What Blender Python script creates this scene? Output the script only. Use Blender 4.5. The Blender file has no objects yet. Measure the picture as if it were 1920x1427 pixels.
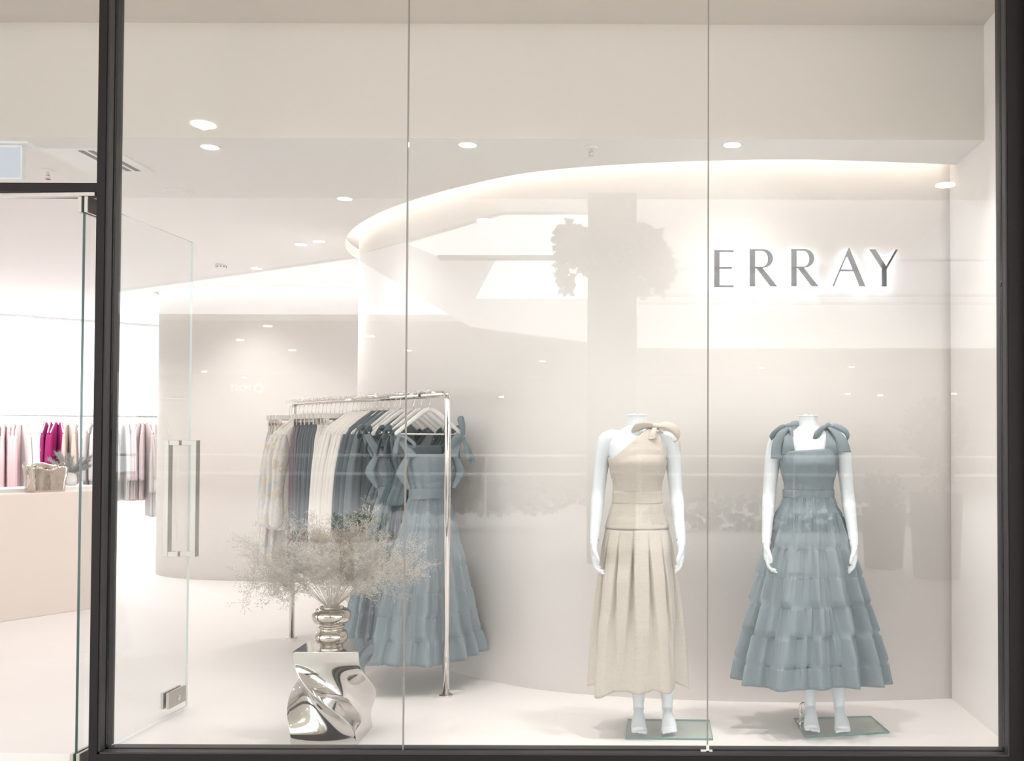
import bpy, bmesh, math, random
from mathutils import Vector, Matrix, noise
from math import sin, cos, pi, radians, sqrt, atan2

sc = bpy.context.scene
C = sc.collection
# ------------------------------------------------------------------ camera, world, exposure
W, H, F = 1920.0, 1427.0, 1820.0
PX, PY = 1200.0, 787.0
CAMZ = 1.40
PITCH, ROLL = radians(1.2), radians(0.17)
cam_d = bpy.data.cameras.new('camera')
cam = bpy.data.objects.new('camera', cam_d)
C.objects.link(cam)
sc.camera = cam
cam_d.sensor_width = 36.0
cam_d.lens = F / W * 36.0
cam_d.shift_x = -(PX - W / 2) / W
cam_d.shift_y = (PY - H / 2) / W
cam_d.clip_start = 0.02
cam_d.clip_end = 200
CM = Matrix.Rotation(radians(90) + PITCH, 3, 'X') @ Matrix.Rotation(ROLL, 3, 'Z')
cam.matrix_world = Matrix.Translation((0, 0, CAMZ)) @ CM.to_4x4()

world = bpy.data.worlds.new('world')
sc.world = world
world.use_nodes = True
bg = world.node_tree.nodes['Background']
bg.inputs[0].default_value = (0.93, 0.96, 1.0, 1)
bg.inputs[1].default_value = 2.3
sc.view_settings.view_transform = 'Standard'
sc.view_settings.look = 'None'
sc.view_settings.gamma = 1.0
sc.view_settings.use_curve_mapping = False
sc.view_settings.exposure = 1.17

def ray(px, py):
    return CM @ Vector(((px - PX) / F, -(py - PY) / F, -1.0))
def atY(px, py, Y):                      # point on the plane y = Y
    r = ray(px, py); t = Y / r.y
    return Vector((r.x * t, Y, CAMZ + r.z * t))
def atZ(px, py, z):                      # point on the plane z
    r = ray(px, py); t = (z - CAMZ) / r.z
    return Vector((r.x * t, r.y * t, z))
GY = 4.20                                # shop front glass
def mir(px, py, Zv):                     # place in the mall whose reflection in the shop front reads at px, py
    p = atY(px, py, Zv); p.y = 2 * GY - Zv
    return p

# ------------------------------------------------------------------ lamps: far window daylight, mall downlights, added fill spots
def area(name, loc, rot, sx, sy, power, col=(1, 1, 1)):
    l = bpy.data.lights.new(name, 'AREA'); l.shape = 'RECTANGLE'; l.size = sx; l.size_y = sy
    l.energy = power; l.color = col
    o = bpy.data.objects.new(name, l); C.objects.link(o); o.location = loc; o.rotation_euler = rot
    return o
area('shop_window_daylight', (-7.75, 13.1, 1.5), (radians(90), 0, radians(-146 + 180)), 4.6, 2.8, 200, (0.95, 0.97, 1.0))
def spot(name, loc, power, deg, soft, blend=0.6, col=(1, 0.955, 0.925)):
    _l = bpy.data.lights.new(name, 'SPOT'); _l.energy = power; _l.spot_size = radians(deg); _l.spot_blend = blend; _l.shadow_soft_size = soft; _l.color = col
    _o = bpy.data.objects.new(name, _l); C.objects.link(_o); _o.location = loc; return _o
for _x in (-1.7, -0.55, 0.45, 1.25): spot('display_fill_spot', (_x, 4.36, 3.43), 52, 76, 0.06, 1.0)  # unseen spots added above the display to brighten it
def mall_disc(px, py):
    r = ray(px, py); t = (4.218 - CAMZ) / r.z
    return (r.x * t, 2 * GY - r.y * t, 4.218)
for _x, _y, _e in ((-7.5, -0.2, 60), (-7.5, -2.2, 60), (4.9, -0.2, 50), (*mall_disc(380, 232)[:2], 110), (*mall_disc(1773, 346)[:2], 140), (*mall_disc(909, 413)[:2], 140)):  # lamps away from the mirrored discs are added unseen fill
    spot('mall_downlight', (_x, _y, 4.206), _e, 150, 0.04, 0.7, (1, 0.97, 0.94))
for hx, hy in ((-3.6, 6.2), (-5.2, 6.2), (-6.8, 6.2), (-5.6, 8.6), (-7.0, 8.8), (-3.9, 8.3), (-7.6, 10.2), (-6.7, 10.3), (-5.9, 10.9)):  # fill spots added without fixtures to brighten the interior and far garments
    _l = bpy.data.lights.new('interior_fill_spot', 'SPOT'); _l.energy = 14 if hy < 10 else 48; _l.spot_size = radians(140); _l.spot_blend = 0.7; _l.shadow_soft_size = 0.06; _l.color = (1, 0.95, 0.92)
    _o = bpy.data.objects.new('interior_fill_spot', _l); C.objects.link(_o); _o.location = (hx, hy, 2.86 if hy > 4.6 else 3.43)

# ------------------------------------------------------------------ materials
def mat(name, col, rough=0.6, metal=0.0, spec=0.5, bump=0.0, bscale=20.0, var=0.0, vscale=2.0, stretch=None, emit=None, estr=0.0, sub=0.0, coat=0.0):
    m = bpy.data.materials.new(name); m.use_nodes = True
    nt = m.node_tree; b = nt.nodes['Principled BSDF']
    b.inputs['Base Color'].default_value = (*col, 1)
    b.inputs['Roughness'].default_value = rough
    b.inputs['Metallic'].default_value = metal
    b.inputs['Specular IOR Level'].default_value = spec
    if coat: b.inputs['Coat Weight'].default_value = coat
    if emit:
        b.inputs['Emission Color'].default_value = (*emit, 1); b.inputs['Emission Strength'].default_value = estr
    if bump or var:
        tc = nt.nodes.new('ShaderNodeTexCoord'); mp = nt.nodes.new('ShaderNodeMapping')
        nt.links.new(tc.outputs['Object'], mp.inputs[0])
        if stretch: mp.inputs['Scale'].default_value = stretch
    if var:
        n = nt.nodes.new('ShaderNodeTexNoise'); n.inputs['Scale'].default_value = vscale; n.inputs['Detail'].default_value = 6
        nt.links.new(mp.outputs[0], n.inputs['Vector'])
        mx = nt.nodes.new('ShaderNodeMix'); mx.data_type = 'RGBA'
        mx.inputs[6].default_value = (*[max(0, c * (1 - var)) for c in col], 1)
        mx.inputs[7].default_value = (*[min(1, c * (1 + var)) for c in col], 1)
        nt.links.new(n.outputs[0], mx.inputs[0]); nt.links.new(mx.outputs[2], b.inputs['Base Color'])
    if bump:
        n2 = nt.nodes.new('ShaderNodeTexNoise'); n2.inputs['Scale'].default_value = bscale; n2.inputs['Detail'].default_value = 5
        nt.links.new(mp.outputs[0], n2.inputs['Vector'])
        bp = nt.nodes.new('ShaderNodeBump'); bp.inputs['Strength'].default_value = bump; bp.inputs['Distance'].default_value = 0.02
        nt.links.new(n2.outputs[0], bp.inputs['Height']); nt.links.new(bp.outputs[0], b.inputs['Normal'])
    return m

def emis(name, col, s):
    m = bpy.data.materials.new(name); m.use_nodes = True; nt = m.node_tree
    nt.nodes.remove(nt.nodes['Principled BSDF'])
    e = nt.nodes.new('ShaderNodeEmission'); e.inputs[0].default_value = (*col, 1); e.inputs[1].default_value = s
    nt.links.new(e.outputs[0], nt.nodes['Material Output'].inputs[0]); return m

def pane_glass(name, tint=(0.985, 0.995, 0.99), f0=0.045):
    m = bpy.data.materials.new(name); m.use_nodes = True; nt = m.node_tree
    nt.nodes.remove(nt.nodes['Principled BSDF'])
    tr = nt.nodes.new('ShaderNodeBsdfTransparent'); tr.inputs[0].default_value = (*tint, 1)
    gl = nt.nodes.new('ShaderNodeBsdfGlossy'); gl.inputs['Roughness'].default_value = 0.0
    lw = nt.nodes.new('ShaderNodeLayerWeight'); lw.inputs[0].default_value = 0.5
    pw = nt.nodes.new('ShaderNodeMath'); pw.operation = 'POWER'; pw.inputs[1].default_value = 5
    ml = nt.nodes.new('ShaderNodeMath'); ml.operation = 'MULTIPLY_ADD'; ml.inputs[1].default_value = 0.9; ml.inputs[2].default_value = f0
    mx = nt.nodes.new('ShaderNodeMixShader')
    nt.links.new(lw.outputs['Facing'], pw.inputs[0]); nt.links.new(pw.outputs[0], ml.inputs[0])
    nt.links.new(ml.outputs[0], mx.inputs[0]); nt.links.new(tr.outputs[0], mx.inputs[1]); nt.links.new(gl.outputs[0], mx.inputs[2])
    nt.links.new(mx.outputs[0], nt.nodes['Material Output'].inputs[0]); return m

def cloth_translucent(name, col, k=0.5):
    m = bpy.data.materials.new(name); m.use_nodes = True; nt = m.node_tree
    nt.nodes.remove(nt.nodes['Principled BSDF'])
    d = nt.nodes.new('ShaderNodeBsdfDiffuse'); d.inputs[0].default_value = (*col, 1)
    t = nt.nodes.new('ShaderNodeBsdfTranslucent'); t.inputs[0].default_value = (*col, 1)
    mx = nt.nodes.new('ShaderNodeMixShader'); mx.inputs[0].default_value = k
    nt.links.new(d.outputs[0], mx.inputs[1]); nt.links.new(t.outputs[0], mx.inputs[2])
    nt.links.new(mx.outputs[0], nt.nodes['Material Output'].inputs[0]); return m

M = {}
M['plaster'] = mat('limewash_plaster', (0.875, 0.835, 0.808), 0.85, spec=0.25, bump=0.25, bscale=5, var=0.035, vscale=1.6)
M['ceil'] = mat('ceiling_paint', (0.90, 0.885, 0.875), 0.9, spec=0.2)
M['bulkhead'] = mat('shade_tinted_beige', (0.72, 0.665, 0.615), 0.9, spec=0.2)  # beige with the weaker light on the bay faces put into the colour
M['floor'] = mat('microcement_floor', (0.82, 0.785, 0.77), 0.42, spec=0.3, bump=0.12, bscale=3, var=0.035, vscale=1.3)
M['bronze'] = mat('dark_bronze_frame', (0.013, 0.0105, 0.011), 0.5, metal=0.0, spec=0.25, var=0.08, vscale=40)
M['bronze_grey'] = mat('grey_bronze_rebate', (0.05, 0.047, 0.047), 0.5, metal=0.0, spec=0.3)
M['black'] = mat('black_rubber', (0.012, 0.012, 0.014), 0.6)
M['clad'] = mat('dark_brown_cladding', (0.015, 0.010, 0.009), 0.4, metal=0.3, var=0.3, vscale=4)
M['glass'] = pane_glass('window_glass')
M['door_glass'] = pane_glass('door_glass', (0.985, 0.995, 0.995), 0.04)
M['soft_edge'] = mat('pale_glass_edge', (0.62, 0.68, 0.67), 0.2)
M['glass_edge'] = mat('green_glass_edge', (0.008, 0.06, 0.055), 0.15, spec=0.8)
M['seal'] = mat('clear_silicone_joint', (0.26, 0.24, 0.22), 0.35, spec=0.6)
M['satin'] = mat('satin_stainless_steel', (0.50, 0.475, 0.44), 0.38, metal=0.85, var=0.05, vscale=60, stretch=(1, 1, 0.05))
M['chrome'] = mat('polished_chrome', (0.80, 0.775, 0.75), 0.05, metal=1.0)
M['chrome_table'] = mat('hammered_chrome', (0.70, 0.685, 0.67), 0.07, metal=1.0, bump=0.04, bscale=5)
M['champagne'] = mat('crumpled_champagne_metal', (0.62, 0.57, 0.51), 0.08, metal=1.0, bump=0.5, bscale=9)
M['vase_metal'] = mat('warm_chrome', (0.62, 0.58, 0.53), 0.05, metal=1.0)
M['mann'] = mat('white_mannequin_lacquer', (0.77, 0.80, 0.83), 0.28, spec=0.5)
M['white'] = mat('white_painted_wood', (0.86, 0.83, 0.81), 0.4)
M['blue'] = mat('dusty_blue_cotton', (0.24, 0.286, 0.315), 0.85, spec=0.15, bump=0.08, bscale=45, var=0.05, vscale=5)
M['blue_d'] = mat('slate_blue_cotton', (0.13, 0.165, 0.187), 0.85, spec=0.15, var=0.10, vscale=6)
M['blue_dd'] = mat('dark_teal_satin', (0.075, 0.12, 0.135), 0.6, spec=0.3, var=0.2, vscale=9)
M['slate'] = mat('blue_grey_crepe', (0.165, 0.195, 0.22), 0.8, spec=0.15, var=0.08, vscale=8)
M['plum'] = mat('plum_grey_crepe', (0.20, 0.17, 0.20), 0.8, spec=0.15)
M['ivory'] = mat('ivory_crepe', (0.88, 0.83, 0.79), 0.8, spec=0.15)
M['pink'] = mat('pale_pink_crepe', (0.82, 0.63, 0.66), 0.85, spec=0.1)
M['dusty'] = mat('dusty_rose_crepe', (0.74, 0.60, 0.60), 0.85, spec=0.1)
M['magenta'] = mat('deep_magenta_satin', (0.36, 0.03, 0.15), 0.6, spec=0.3)
M['stone'] = mat('stone_grey_crepe', (0.76, 0.73, 0.71), 0.85, spec=0.1)
M['sand'] = mat('sand_crepe', (0.66, 0.55, 0.50), 0.85, spec=0.1)
M['counter'] = mat('counter_microcement', (0.80, 0.72, 0.65), 0.7, var=0.03, vscale=2)
M['white_trim'] = mat('white_enamel', (0.86, 0.86, 0.86), 0.5)
M['grey_slot'] = mat('grey_vent_slot', (0.22, 0.22, 0.22), 0.7)
M['led'] = emis('downlight_glow', (1.0, 0.97, 0.93), 14)
M['cove'] = emis('warm_cove_led', (1.0, 0.91, 0.82), 7)
M['halo'] = emis('cool_halo_led', (0.86, 0.90, 1.0), 3.6)
M['exit'] = emis('light_box_face', (0.86, 0.90, 1.0), 0.32)
M['curtain'] = cloth_translucent('sheer_white_curtain', (0.93, 0.94, 0.96), 0.6)
M['sprig'] = mat('dried_grey_beige_stems', (0.52, 0.475, 0.42), 0.9, spec=0.1)
M['feather'] = mat('silver_grey_pampas', (0.52, 0.53, 0.53), 0.9, spec=0.1)
M['base_glass'] = pane_glass('base_plate_glass', (0.93, 0.965, 0.95), 0.04)
M['base_edge'] = mat('green_plate_edge', (0.17, 0.31, 0.29), 0.2)
# mall behind the photographer
M['m_ceil'] = mat('mall_ceiling_paint', (0.62, 0.58, 0.52), 0.9)
M['m_floor'] = mat('mall_floor_tile', (0.66, 0.62, 0.58), 0.4, var=0.06, vscale=2)
M['m_wall'] = mat('mall_beige_paint', (0.50, 0.46, 0.41), 0.9)
M['m_pale'] = mat('mall_pale_paint', (0.66, 0.63, 0.60), 0.9)
M['m_white'] = mat('mall_white_fascia', (0.85, 0.84, 0.84), 0.8)
M['m_col'] = mat('mall_taupe_column', (0.16, 0.15, 0.13), 0.8, var=0.1)
M['m_leaf'] = mat('dark_green_leaf', (0.055, 0.085, 0.04), 0.6)
M['m_lime'] = mat('bright_succulent_green', (0.30, 0.62, 0.16), 0.6, emit=None)
M['m_pot'] = mat('grey_planter', (0.22, 0.205, 0.19), 0.7)
M['m_dark'] = mat('charcoal_bowl', (0.05, 0.045, 0.045), 0.5)
M['m_tan'] = mat('tan_timber_edge', (0.80, 0.60, 0.45), 0.5)
M['m_lamp'] = emis('mall_downlight_glow', (1, 0.98, 0.95), 22)
M['m_sign'] = emis('mall_white_sign_letters', (1, 1, 1), 1.5)

for _k, _c in (('pink', (0.84, 0.66, 0.69)), ('dusty', (0.76, 0.63, 0.64)), ('magenta', (0.42, 0.05, 0.20)), ('stone', (0.80, 0.77, 0.76)), ('sand', (0.74, 0.64, 0.59)), ('ivory_far', (0.92, 0.89, 0.88))):
    M[_k] = cloth_translucent('sheer_' + _k + '_cloth', _c, 0.35)
def linen():
    m = mat('natural_linen', (0.56, 0.475, 0.38), 0.9, spec=0.1)
    nt = m.node_tree; b = nt.nodes['Principled BSDF']
    tc = nt.nodes.new('ShaderNodeTexCoord')
    outs = []
    for scl, s in (((20, 20, 800), 1.0), ((800, 800, 16), 1.0)):
        mp = nt.nodes.new('ShaderNodeMapping'); mp.inputs['Scale'].default_value = scl
        n = nt.nodes.new('ShaderNodeTexNoise'); n.inputs['Scale'].default_value = s; n.inputs['Detail'].default_value = 3
        nt.links.new(tc.outputs['Object'], mp.inputs[0]); nt.links.new(mp.outputs[0], n.inputs['Vector']); outs.append(n)
    ad = nt.nodes.new('ShaderNodeMath'); ad.operation = 'ADD'
    nt.links.new(outs[0].outputs[0], ad.inputs[0]); nt.links.new(outs[1].outputs[0], ad.inputs[1])
    mr = nt.nodes.new('ShaderNodeMapRange'); mr.inputs[1].default_value = 0.7; mr.inputs[2].default_value = 1.3
    nt.links.new(ad.outputs[0], mr.inputs[0])
    mx = nt.nodes.new('ShaderNodeMix'); mx.data_type = 'RGBA'
    mx.inputs[6].default_value = (0.55, 0.495, 0.435, 1); mx.inputs[7].default_value = (0.66, 0.60, 0.54, 1)
    nt.links.new(mr.outputs[0], mx.inputs[0]); nt.links.new(mx.outputs[2], b.inputs['Base Color'])
    bp = nt.nodes.new('ShaderNodeBump'); bp.inputs['Strength'].default_value = 0.15; bp.inputs['Distance'].default_value = 0.002
    nt.links.new(ad.outputs[0], bp.inputs['Height']); nt.links.new(bp.outputs[0], b.inputs['Normal'])
    return m
M['linen'] = linen()

def floral():
    m = mat('cream_floral_print', (0.78, 0.70, 0.64), 0.85, spec=0.1)
    nt = m.node_tree; b = nt.nodes['Principled BSDF']
    tc0 = nt.nodes.new('ShaderNodeTexCoord'); oi = nt.nodes.new('ShaderNodeObjectInfo'); tc = nt.nodes.new('ShaderNodeVectorMath'); tc.operation = 'MULTIPLY_ADD'
    tc.inputs[1].default_value = (1, 1, 0.6); nt.links.new(tc0.outputs['Object'], tc.inputs[0])
    sc_ = nt.nodes.new('ShaderNodeMath'); sc_.operation = 'MULTIPLY'; sc_.inputs[1].default_value = 31.0; nt.links.new(oi.outputs['Random'], sc_.inputs[0]); nt.links.new(sc_.outputs[0], tc.inputs[2]); last = None
    base = (0.72, 0.68, 0.65, 1)
    for k, (scale, col, lo) in enumerate(((17, (0.60, 0.63, 0.68, 1), 0.56), (20, (0.66, 0.57, 0.47, 1), 0.58), (27, (0.80, 0.74, 0.60, 1), 0.60))):
        mp = nt.nodes.new('ShaderNodeMapping'); mp.inputs['Location'].default_value = (k * 7.3, k * 3.1, k)
        n = nt.nodes.new('ShaderNodeTexNoise'); n.inputs['Scale'].default_value = scale; n.inputs['Detail'].default_value = 2
        nt.links.new(tc.outputs[0], mp.inputs[0]); nt.links.new(mp.outputs[0], n.inputs['Vector'])
        mr = nt.nodes.new('ShaderNodeMapRange'); mr.inputs[1].default_value = lo; mr.inputs[2].default_value = lo + 0.04
        nt.links.new(n.outputs[0], mr.inputs[0])
        mx = nt.nodes.new('ShaderNodeMix'); mx.data_type = 'RGBA'
        if last is None: mx.inputs[6].default_value = base
        else: nt.links.new(last.outputs[2], mx.inputs[6])
        mx.inputs[7].default_value = col
        nt.links.new(mr.outputs[0], mx.inputs[0]); last = mx
    nt.links.new(last.outputs[2], b.inputs['Base Color'])
    return m
M['floral'] = floral()

# ------------------------------------------------------------------ object helpers
def setp(o, label=None, cat=None, group=None, kind=None):
    if label: o['label'] = label
    if cat: o['category'] = cat
    if group: o['group'] = group
    if kind: o['kind'] = kind
    return o
def obj(name, bm, mats, parent=None, smooth=False, solid=0.0, bevel=0.0, norm=True):
    if norm: bmesh.ops.recalc_face_normals(bm, faces=bm.faces)
    me = bpy.data.meshes.new(name); bm.to_mesh(me); bm.free()
    for m in (mats if isinstance(mats, (list, tuple)) else [mats]): me.materials.append(m)
    if smooth:
        for p in me.polygons: p.use_smooth = True
    o = bpy.data.objects.new(name, me); C.objects.link(o)
    if parent: o.parent = parent
    if solid:
        md = o.modifiers.new('s', 'SOLIDIFY'); md.thickness = solid; md.offset = 0
    if bevel:
        md = o.modifiers.new('b', 'BEVEL'); md.width = bevel; md.segments = 2; md.limit_method = 'ANGLE'
    return o
def empty(name, loc=(0, 0, 0), rz=0):
    o = bpy.data.objects.new(name, None); C.objects.link(o); o.location = loc; o.rotation_euler = (0, 0, rz); o.empty_display_size = 0.1
    return o
def kids(o): return [c for c in bpy.data.objects if c.parent == o]
def copy_tree(o, parent=None):
    c = o.copy(); C.objects.link(c)
    if parent: c.parent = parent
    for k in kids(o): copy_tree(k, c)
    return c
def recolor(o, m):
    for s in o.material_slots: s.link = 'OBJECT'; s.material = m
def NB(): return bmesh.new()
def box(bm, x0, x1, y0, y1, z0, z1, mi=0):
    vs = [bm.verts.new((x, y, z)) for z in (z0, z1) for y in (y0, y1) for x in (x0, x1)]
    for f in ((0, 2, 3, 1), (4, 5, 7, 6), (0, 1, 5, 4), (2, 6, 7, 3), (0, 4, 6, 2), (1, 3, 7, 5)):
        bm.faces.new([vs[i] for i in f]).material_index = mi
    return bm
def prism(bm, pts, z0, z1):
    lo = [bm.verts.new((p[0], p[1], z0)) for p in pts]; hi = [bm.verts.new((p[0], p[1], z1)) for p in pts]
    n = len(pts)
    for i in range(n): bm.faces.new((lo[i], lo[(i + 1) % n], hi[(i + 1) % n], hi[i]))
    f1 = bm.faces.new(lo); f2 = bm.faces.new(hi)
    bmesh.ops.triangulate(bm, faces=[f1, f2])
def tube(bm, path, rad, n=10, cap=True, rad2=None, up=None):
    P = [Vector(p) for p in path]; rings = []
    R = rad if isinstance(rad, (list, tuple)) else [rad] * len(P)
    R2 = rad2 if rad2 else R
    prev = None
    for i, p in enumerate(P):
        t = (P[min(i + 1, len(P) - 1)] - P[max(i - 1, 0)]).normalized()
        if prev is None:
            a = Vector(up) if up else (Vector((0, 0, 1)) if abs(t.z) < 0.9 else Vector((1, 0, 0)))
        else: a = prev
        u = (a - t * a.dot(t)).normalized(); v = t.cross(u); prev = u
        rings.append([bm.verts.new(p + u * cos(2 * pi * k / n) * R[i] + v * sin(2 * pi * k / n) * R2[i]) for k in range(n)])
    for a, b in zip(rings, rings[1:]):
        for k in range(n): bm.faces.new((a[k], a[(k + 1) % n], b[(k + 1) % n], b[k]))
    if cap:
        bm.faces.new(rings[0][::-1]); bm.faces.new(rings[-1])
def lathe(bm, prof, n=40, c=(0, 0, 0)):
    rings = [[bm.verts.new((c[0] + r * cos(2 * pi * k / n), c[1] + r * sin(2 * pi * k / n), c[2] + z)) for k in range(n)] for r, z in prof]
    for a, b in zip(rings, rings[1:]):
        for k in range(n): bm.faces.new((a[k], a[(k + 1) % n], b[(k + 1) % n], b[k]))
    bm.faces.new(rings[0][::-1]); bm.faces.new(rings[-1])
def catmull(pts, n=8, closed=False):
    P = [Vector(p) for p in pts]; out = []
    m = len(P)
    for i in range(m - 1):
        p0 = P[max(i - 1, 0)]; p1 = P[i]; p2 = P[i + 1]; p3 = P[min(i + 2, m - 1)]
        for k in range(n):
            t = k / n
            out.append(0.5 * ((2 * p1) + (p2 - p0) * t + (2 * p0 - 5 * p1 + 4 * p2 - p3) * t * t + (3 * p1 - p0 - 3 * p2 + p3) * t ** 3))
    out.append(P[-1]); return out
def sstep(a, b, x):
    t = max(0, min(1, (x - a) / (b - a))); return t * t * (3 - 2 * t)
def interp(tab, z):                       # tab sorted descending or ascending on first item
    t = sorted(tab)
    if z <= t[0][0]: return list(t[0][1:])
    for a, b in zip(t, t[1:]):
        if z <= b[0]:
            k = (z - a[0]) / (b[0] - a[0]); k = k * k * (3 - 2 * k) * 0.5 + k * 0.5
            return [x + (y - x) * k for x, y in zip(a[1:], b[1:])]
    return list(t[-1][1:])

# ------------------------------------------------------------------ shop shell
CEIL = 2.89
XR = 1.70
e1 = [(1.72, 5.21), (1.2, 5.145), (0.70, 5.12), (0.0, 5.20), (-0.59, 5.37), (-1.06, 5.69), (-1.47, 6.07), (-1.78, 6.44), (-2.02, 6.82), (-2.20, 7.22), (-2.31, 7.60), (-2.34, 7.95), (-2.28, 8.35), (-2.05, 8.8), (-1.7, 9.3)]
e1 = [(p.x, p.y) for p in catmull([(x, y, 0) for x, y in e1], 5)]
e2 = [(-1.9, 9.62), (-2.86, 9.60), (-3.36, 9.53), (-3.93, 9.50), (-4.5, 9.60), (-4.95, 9.86), (-5.18, 10.2), (-5.27, 10.6), (-5.22, 11.3), (-5.0, 12.2), (-4.7, 13.2), (-4.5, 14.6)]
e2 = [(p.x, p.y) for p in catmull([(x, y, 0) for x, y in e2], 5)]
def offset(pl, d):
    out = []
    for i, p in enumerate(pl):
        a = pl[max(i - 1, 0)]; b = pl[min(i + 1, len(pl) - 1)]
        dx, dy = b[0] - a[0], b[1] - a[1]; L = sqrt(dx * dx + dy * dy)
        out.append((p[0] + dy / L * d, p[1] - dx / L * d))
    return out
def curved_wall(name, pl, d, z0=0.0, z1=3.14, th=0.10):
    bm = NB(); a = offset(pl, d); b = offset(pl, d + th)
    n = len(a); rows = 2
    for (P, Q) in ((a, b),):
        A0 = [bm.verts.new((*p, z0)) for p in P]; A1 = [bm.verts.new((*p, z1)) for p in P]
        B0 = [bm.verts.new((*p, z0)) for p in Q]; B1 = [bm.verts.new((*p, z1)) for p in Q]
    for i in range(n - 1):
        bm.faces.new((A0[i], A0[i + 1], A1[i + 1], A1[i])); bm.faces.new((B0[i], B0[i + 1], B1[i + 1], B1[i]))
        bm.faces.new((A1[i], A1[i + 1], B1[i + 1], B1[i])); bm.faces.new((A0[i], A0[i + 1], B0[i + 1], B0[i]))
    bm.faces.new((A0[0], A1[0], B1[0], B0[0])); bm.faces.new((A0[-1], A1[-1], B1[-1], B0[-1]))
    o = obj(name, bm, M['plaster']); setp(o, kind='structure')
    for p in o.data.polygons: p.use_smooth = abs(p.normal.z) < 0.5 and p.area > 0
    return o
WOFF = 0.10
curved_wall('wall_back', e1, WOFF)
curved_wall('wall_rear', e2, WOFF)
wall1 = offset(e1, WOFF)
def wall_y(x):
    for a, b in zip(wall1, wall1[1:]):
        if (a[0] - x) * (b[0] - x) <= 0: return a[1] + (b[1] - a[1]) * (x - a[0]) / (b[0] - a[0])
    return wall1[0][1]
bm = NB(); box(bm, XR, XR + 0.12, 4.27, 5.9, 0, 3.6); setp(obj('wall_right', bm, M['plaster']), kind='structure')
bm = NB(); box(bm, -9.6, -9.45, 4.27, 14.7, 0, 3.6); setp(obj('wall_left', bm, M['plaster']), kind='structure')
# ceiling: slab with the curved cove edge, drop face to the window bay, bay lid, cove lid
bm = NB()
pl = [(XR, 4.78), (-9.45, 4.78), (-9.45, 14.6)] + e2[::-1] + e1[::-1]
pl = [p for p in pl if p[0] <= XR + 0.001 or True]
pl = [(min(p[0], XR), p[1]) for p in pl]
q = [pl[0]]
for p in pl[1:]:
    if (p[0] - q[-1][0]) ** 2 + (p[1] - q[-1][1]) ** 2 > 1e-6: q.append(p)
prism(bm, q, CEIL, CEIL + 0.07)
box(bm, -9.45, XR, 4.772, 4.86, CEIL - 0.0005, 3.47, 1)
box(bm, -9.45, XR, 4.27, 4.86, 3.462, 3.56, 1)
bm.faces.ensure_lookup_table()
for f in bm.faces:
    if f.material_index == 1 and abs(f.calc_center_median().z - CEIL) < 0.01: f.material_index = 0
box(bm, -9.45, XR + 0.1, 4.862, 14.7, 3.15, 3.25)
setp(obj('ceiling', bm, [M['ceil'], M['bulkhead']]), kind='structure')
# floor
bm = NB(); box(bm, -9.6, XR + 0.12, GY - 0.06, 15.2, -0.1, 0.0); setp(obj('floor', bm, M['floor']), kind='structure')
# shop-side end walls that close the back
bm = NB(); box(bm, -4.6, -4.4, 13.0, 15.2, 0, 3.2); box(bm, -9.45, -7.9, 10.2, 10.35, 0, 3.2); setp(obj('wall_far', bm, M['plaster']), kind='structure')

# cove light strips lie on the slab behind the curved edge
def cove(name, pl, a, b, label):
    bm = NB(); P = offset(pl[a:b], -0.03); Q = offset(pl[a:b], -0.005)
    z0, z1 = CEIL + 0.071, CEIL + 0.083
    rows = [[bm.verts.new((*p, z)) for p in R] for R, z in ((P, z0), (Q, z0), (Q, z1), (P, z1))]
    for i in range(len(P) - 1):
        for k in range(4): bm.faces.new((rows[k][i], rows[k][i + 1], rows[(k + 1) % 4][i + 1], rows[(k + 1) % 4][i]))
    for i in (0, -1): bm.faces.new([rows[k][i] for k in range(4)])
    o = obj(name, bm, M['cove']); setp(o, label, 'strip light')
cove('cove_light_strip', e1, 0, 70, 'warm light strip hidden in the ceiling recess above the big curved wall with the sign')
cove('cove_light_strip', e2, 4, 48, 'warm light strip hidden in the ceiling recess above the far curved wall')

# ------------------------------------------------------------------ shop front frame, panes, door
XL0, XL1, XJ = -2.335, -2.300, 1.575
win = empty('window_1', (0, GY, 0)); setp(win, kind='structure')
def wbox(name, b, m, parent=win, **k):
    bm = NB()
    for t in b: box(bm, t[0], t[1], t[2] - GY, t[3] - GY, t[4], t[5], t[6] if len(t) > 6 else 0)
    o = obj(name, bm, m, parent, **k); return o
wbox('mullion', [(XL0, XL1 + 0.0, 4.145, 4.262, 0, 3.6), (XL1, XL1 + 0.010, 4.152, 4.188, 0.07, 3.6, 1), (XL1, XL1 + 0.004, 4.188, 4.200, 0.07, 3.6, 2), (XL1, XL1 + 0.010, 4.212, 4.262, 0.07, 3.6, 1)], [M['bronze'], M['bronze_grey'], M['black']])
wbox('sill', [(XL1, XJ, 4.145, 4.262, -0.02, 0.060), (XL1 + 0.010, XJ, 4.150, 4.190, 0.060, 0.068, 1), (XL1 + 0.01, XJ, 4.190, 4.199, 0.060, 0.0615, 2), (XL1 + 0.010, XJ, 4.213, 4.262, 0.060, 0.068, 1)], [M['bronze'], M['bronze_grey'], M['black']])
wbox('jamb', [(XJ, XJ + 0.10, 4.145, 4.27, 0, 3.6), (XJ - 0.008, XJ, 4.150, 4.190, 0.068, 3.6, 1), (XJ - 0.003, XJ, 4.190, 4.2, 0.07, 3.6, 2), (XJ - 0.008, XJ, 4.213, 4.262, 0.068, 3.6, 1)], [M['bronze'], M['bronze_grey'], M['black']])
s1 = atY(761, 713, 4.2).x; s2 = atY(1327.5, 713, 4.2).x
xs = [XL1 + 0.006, s1, s2, XJ - 0.004]
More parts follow.
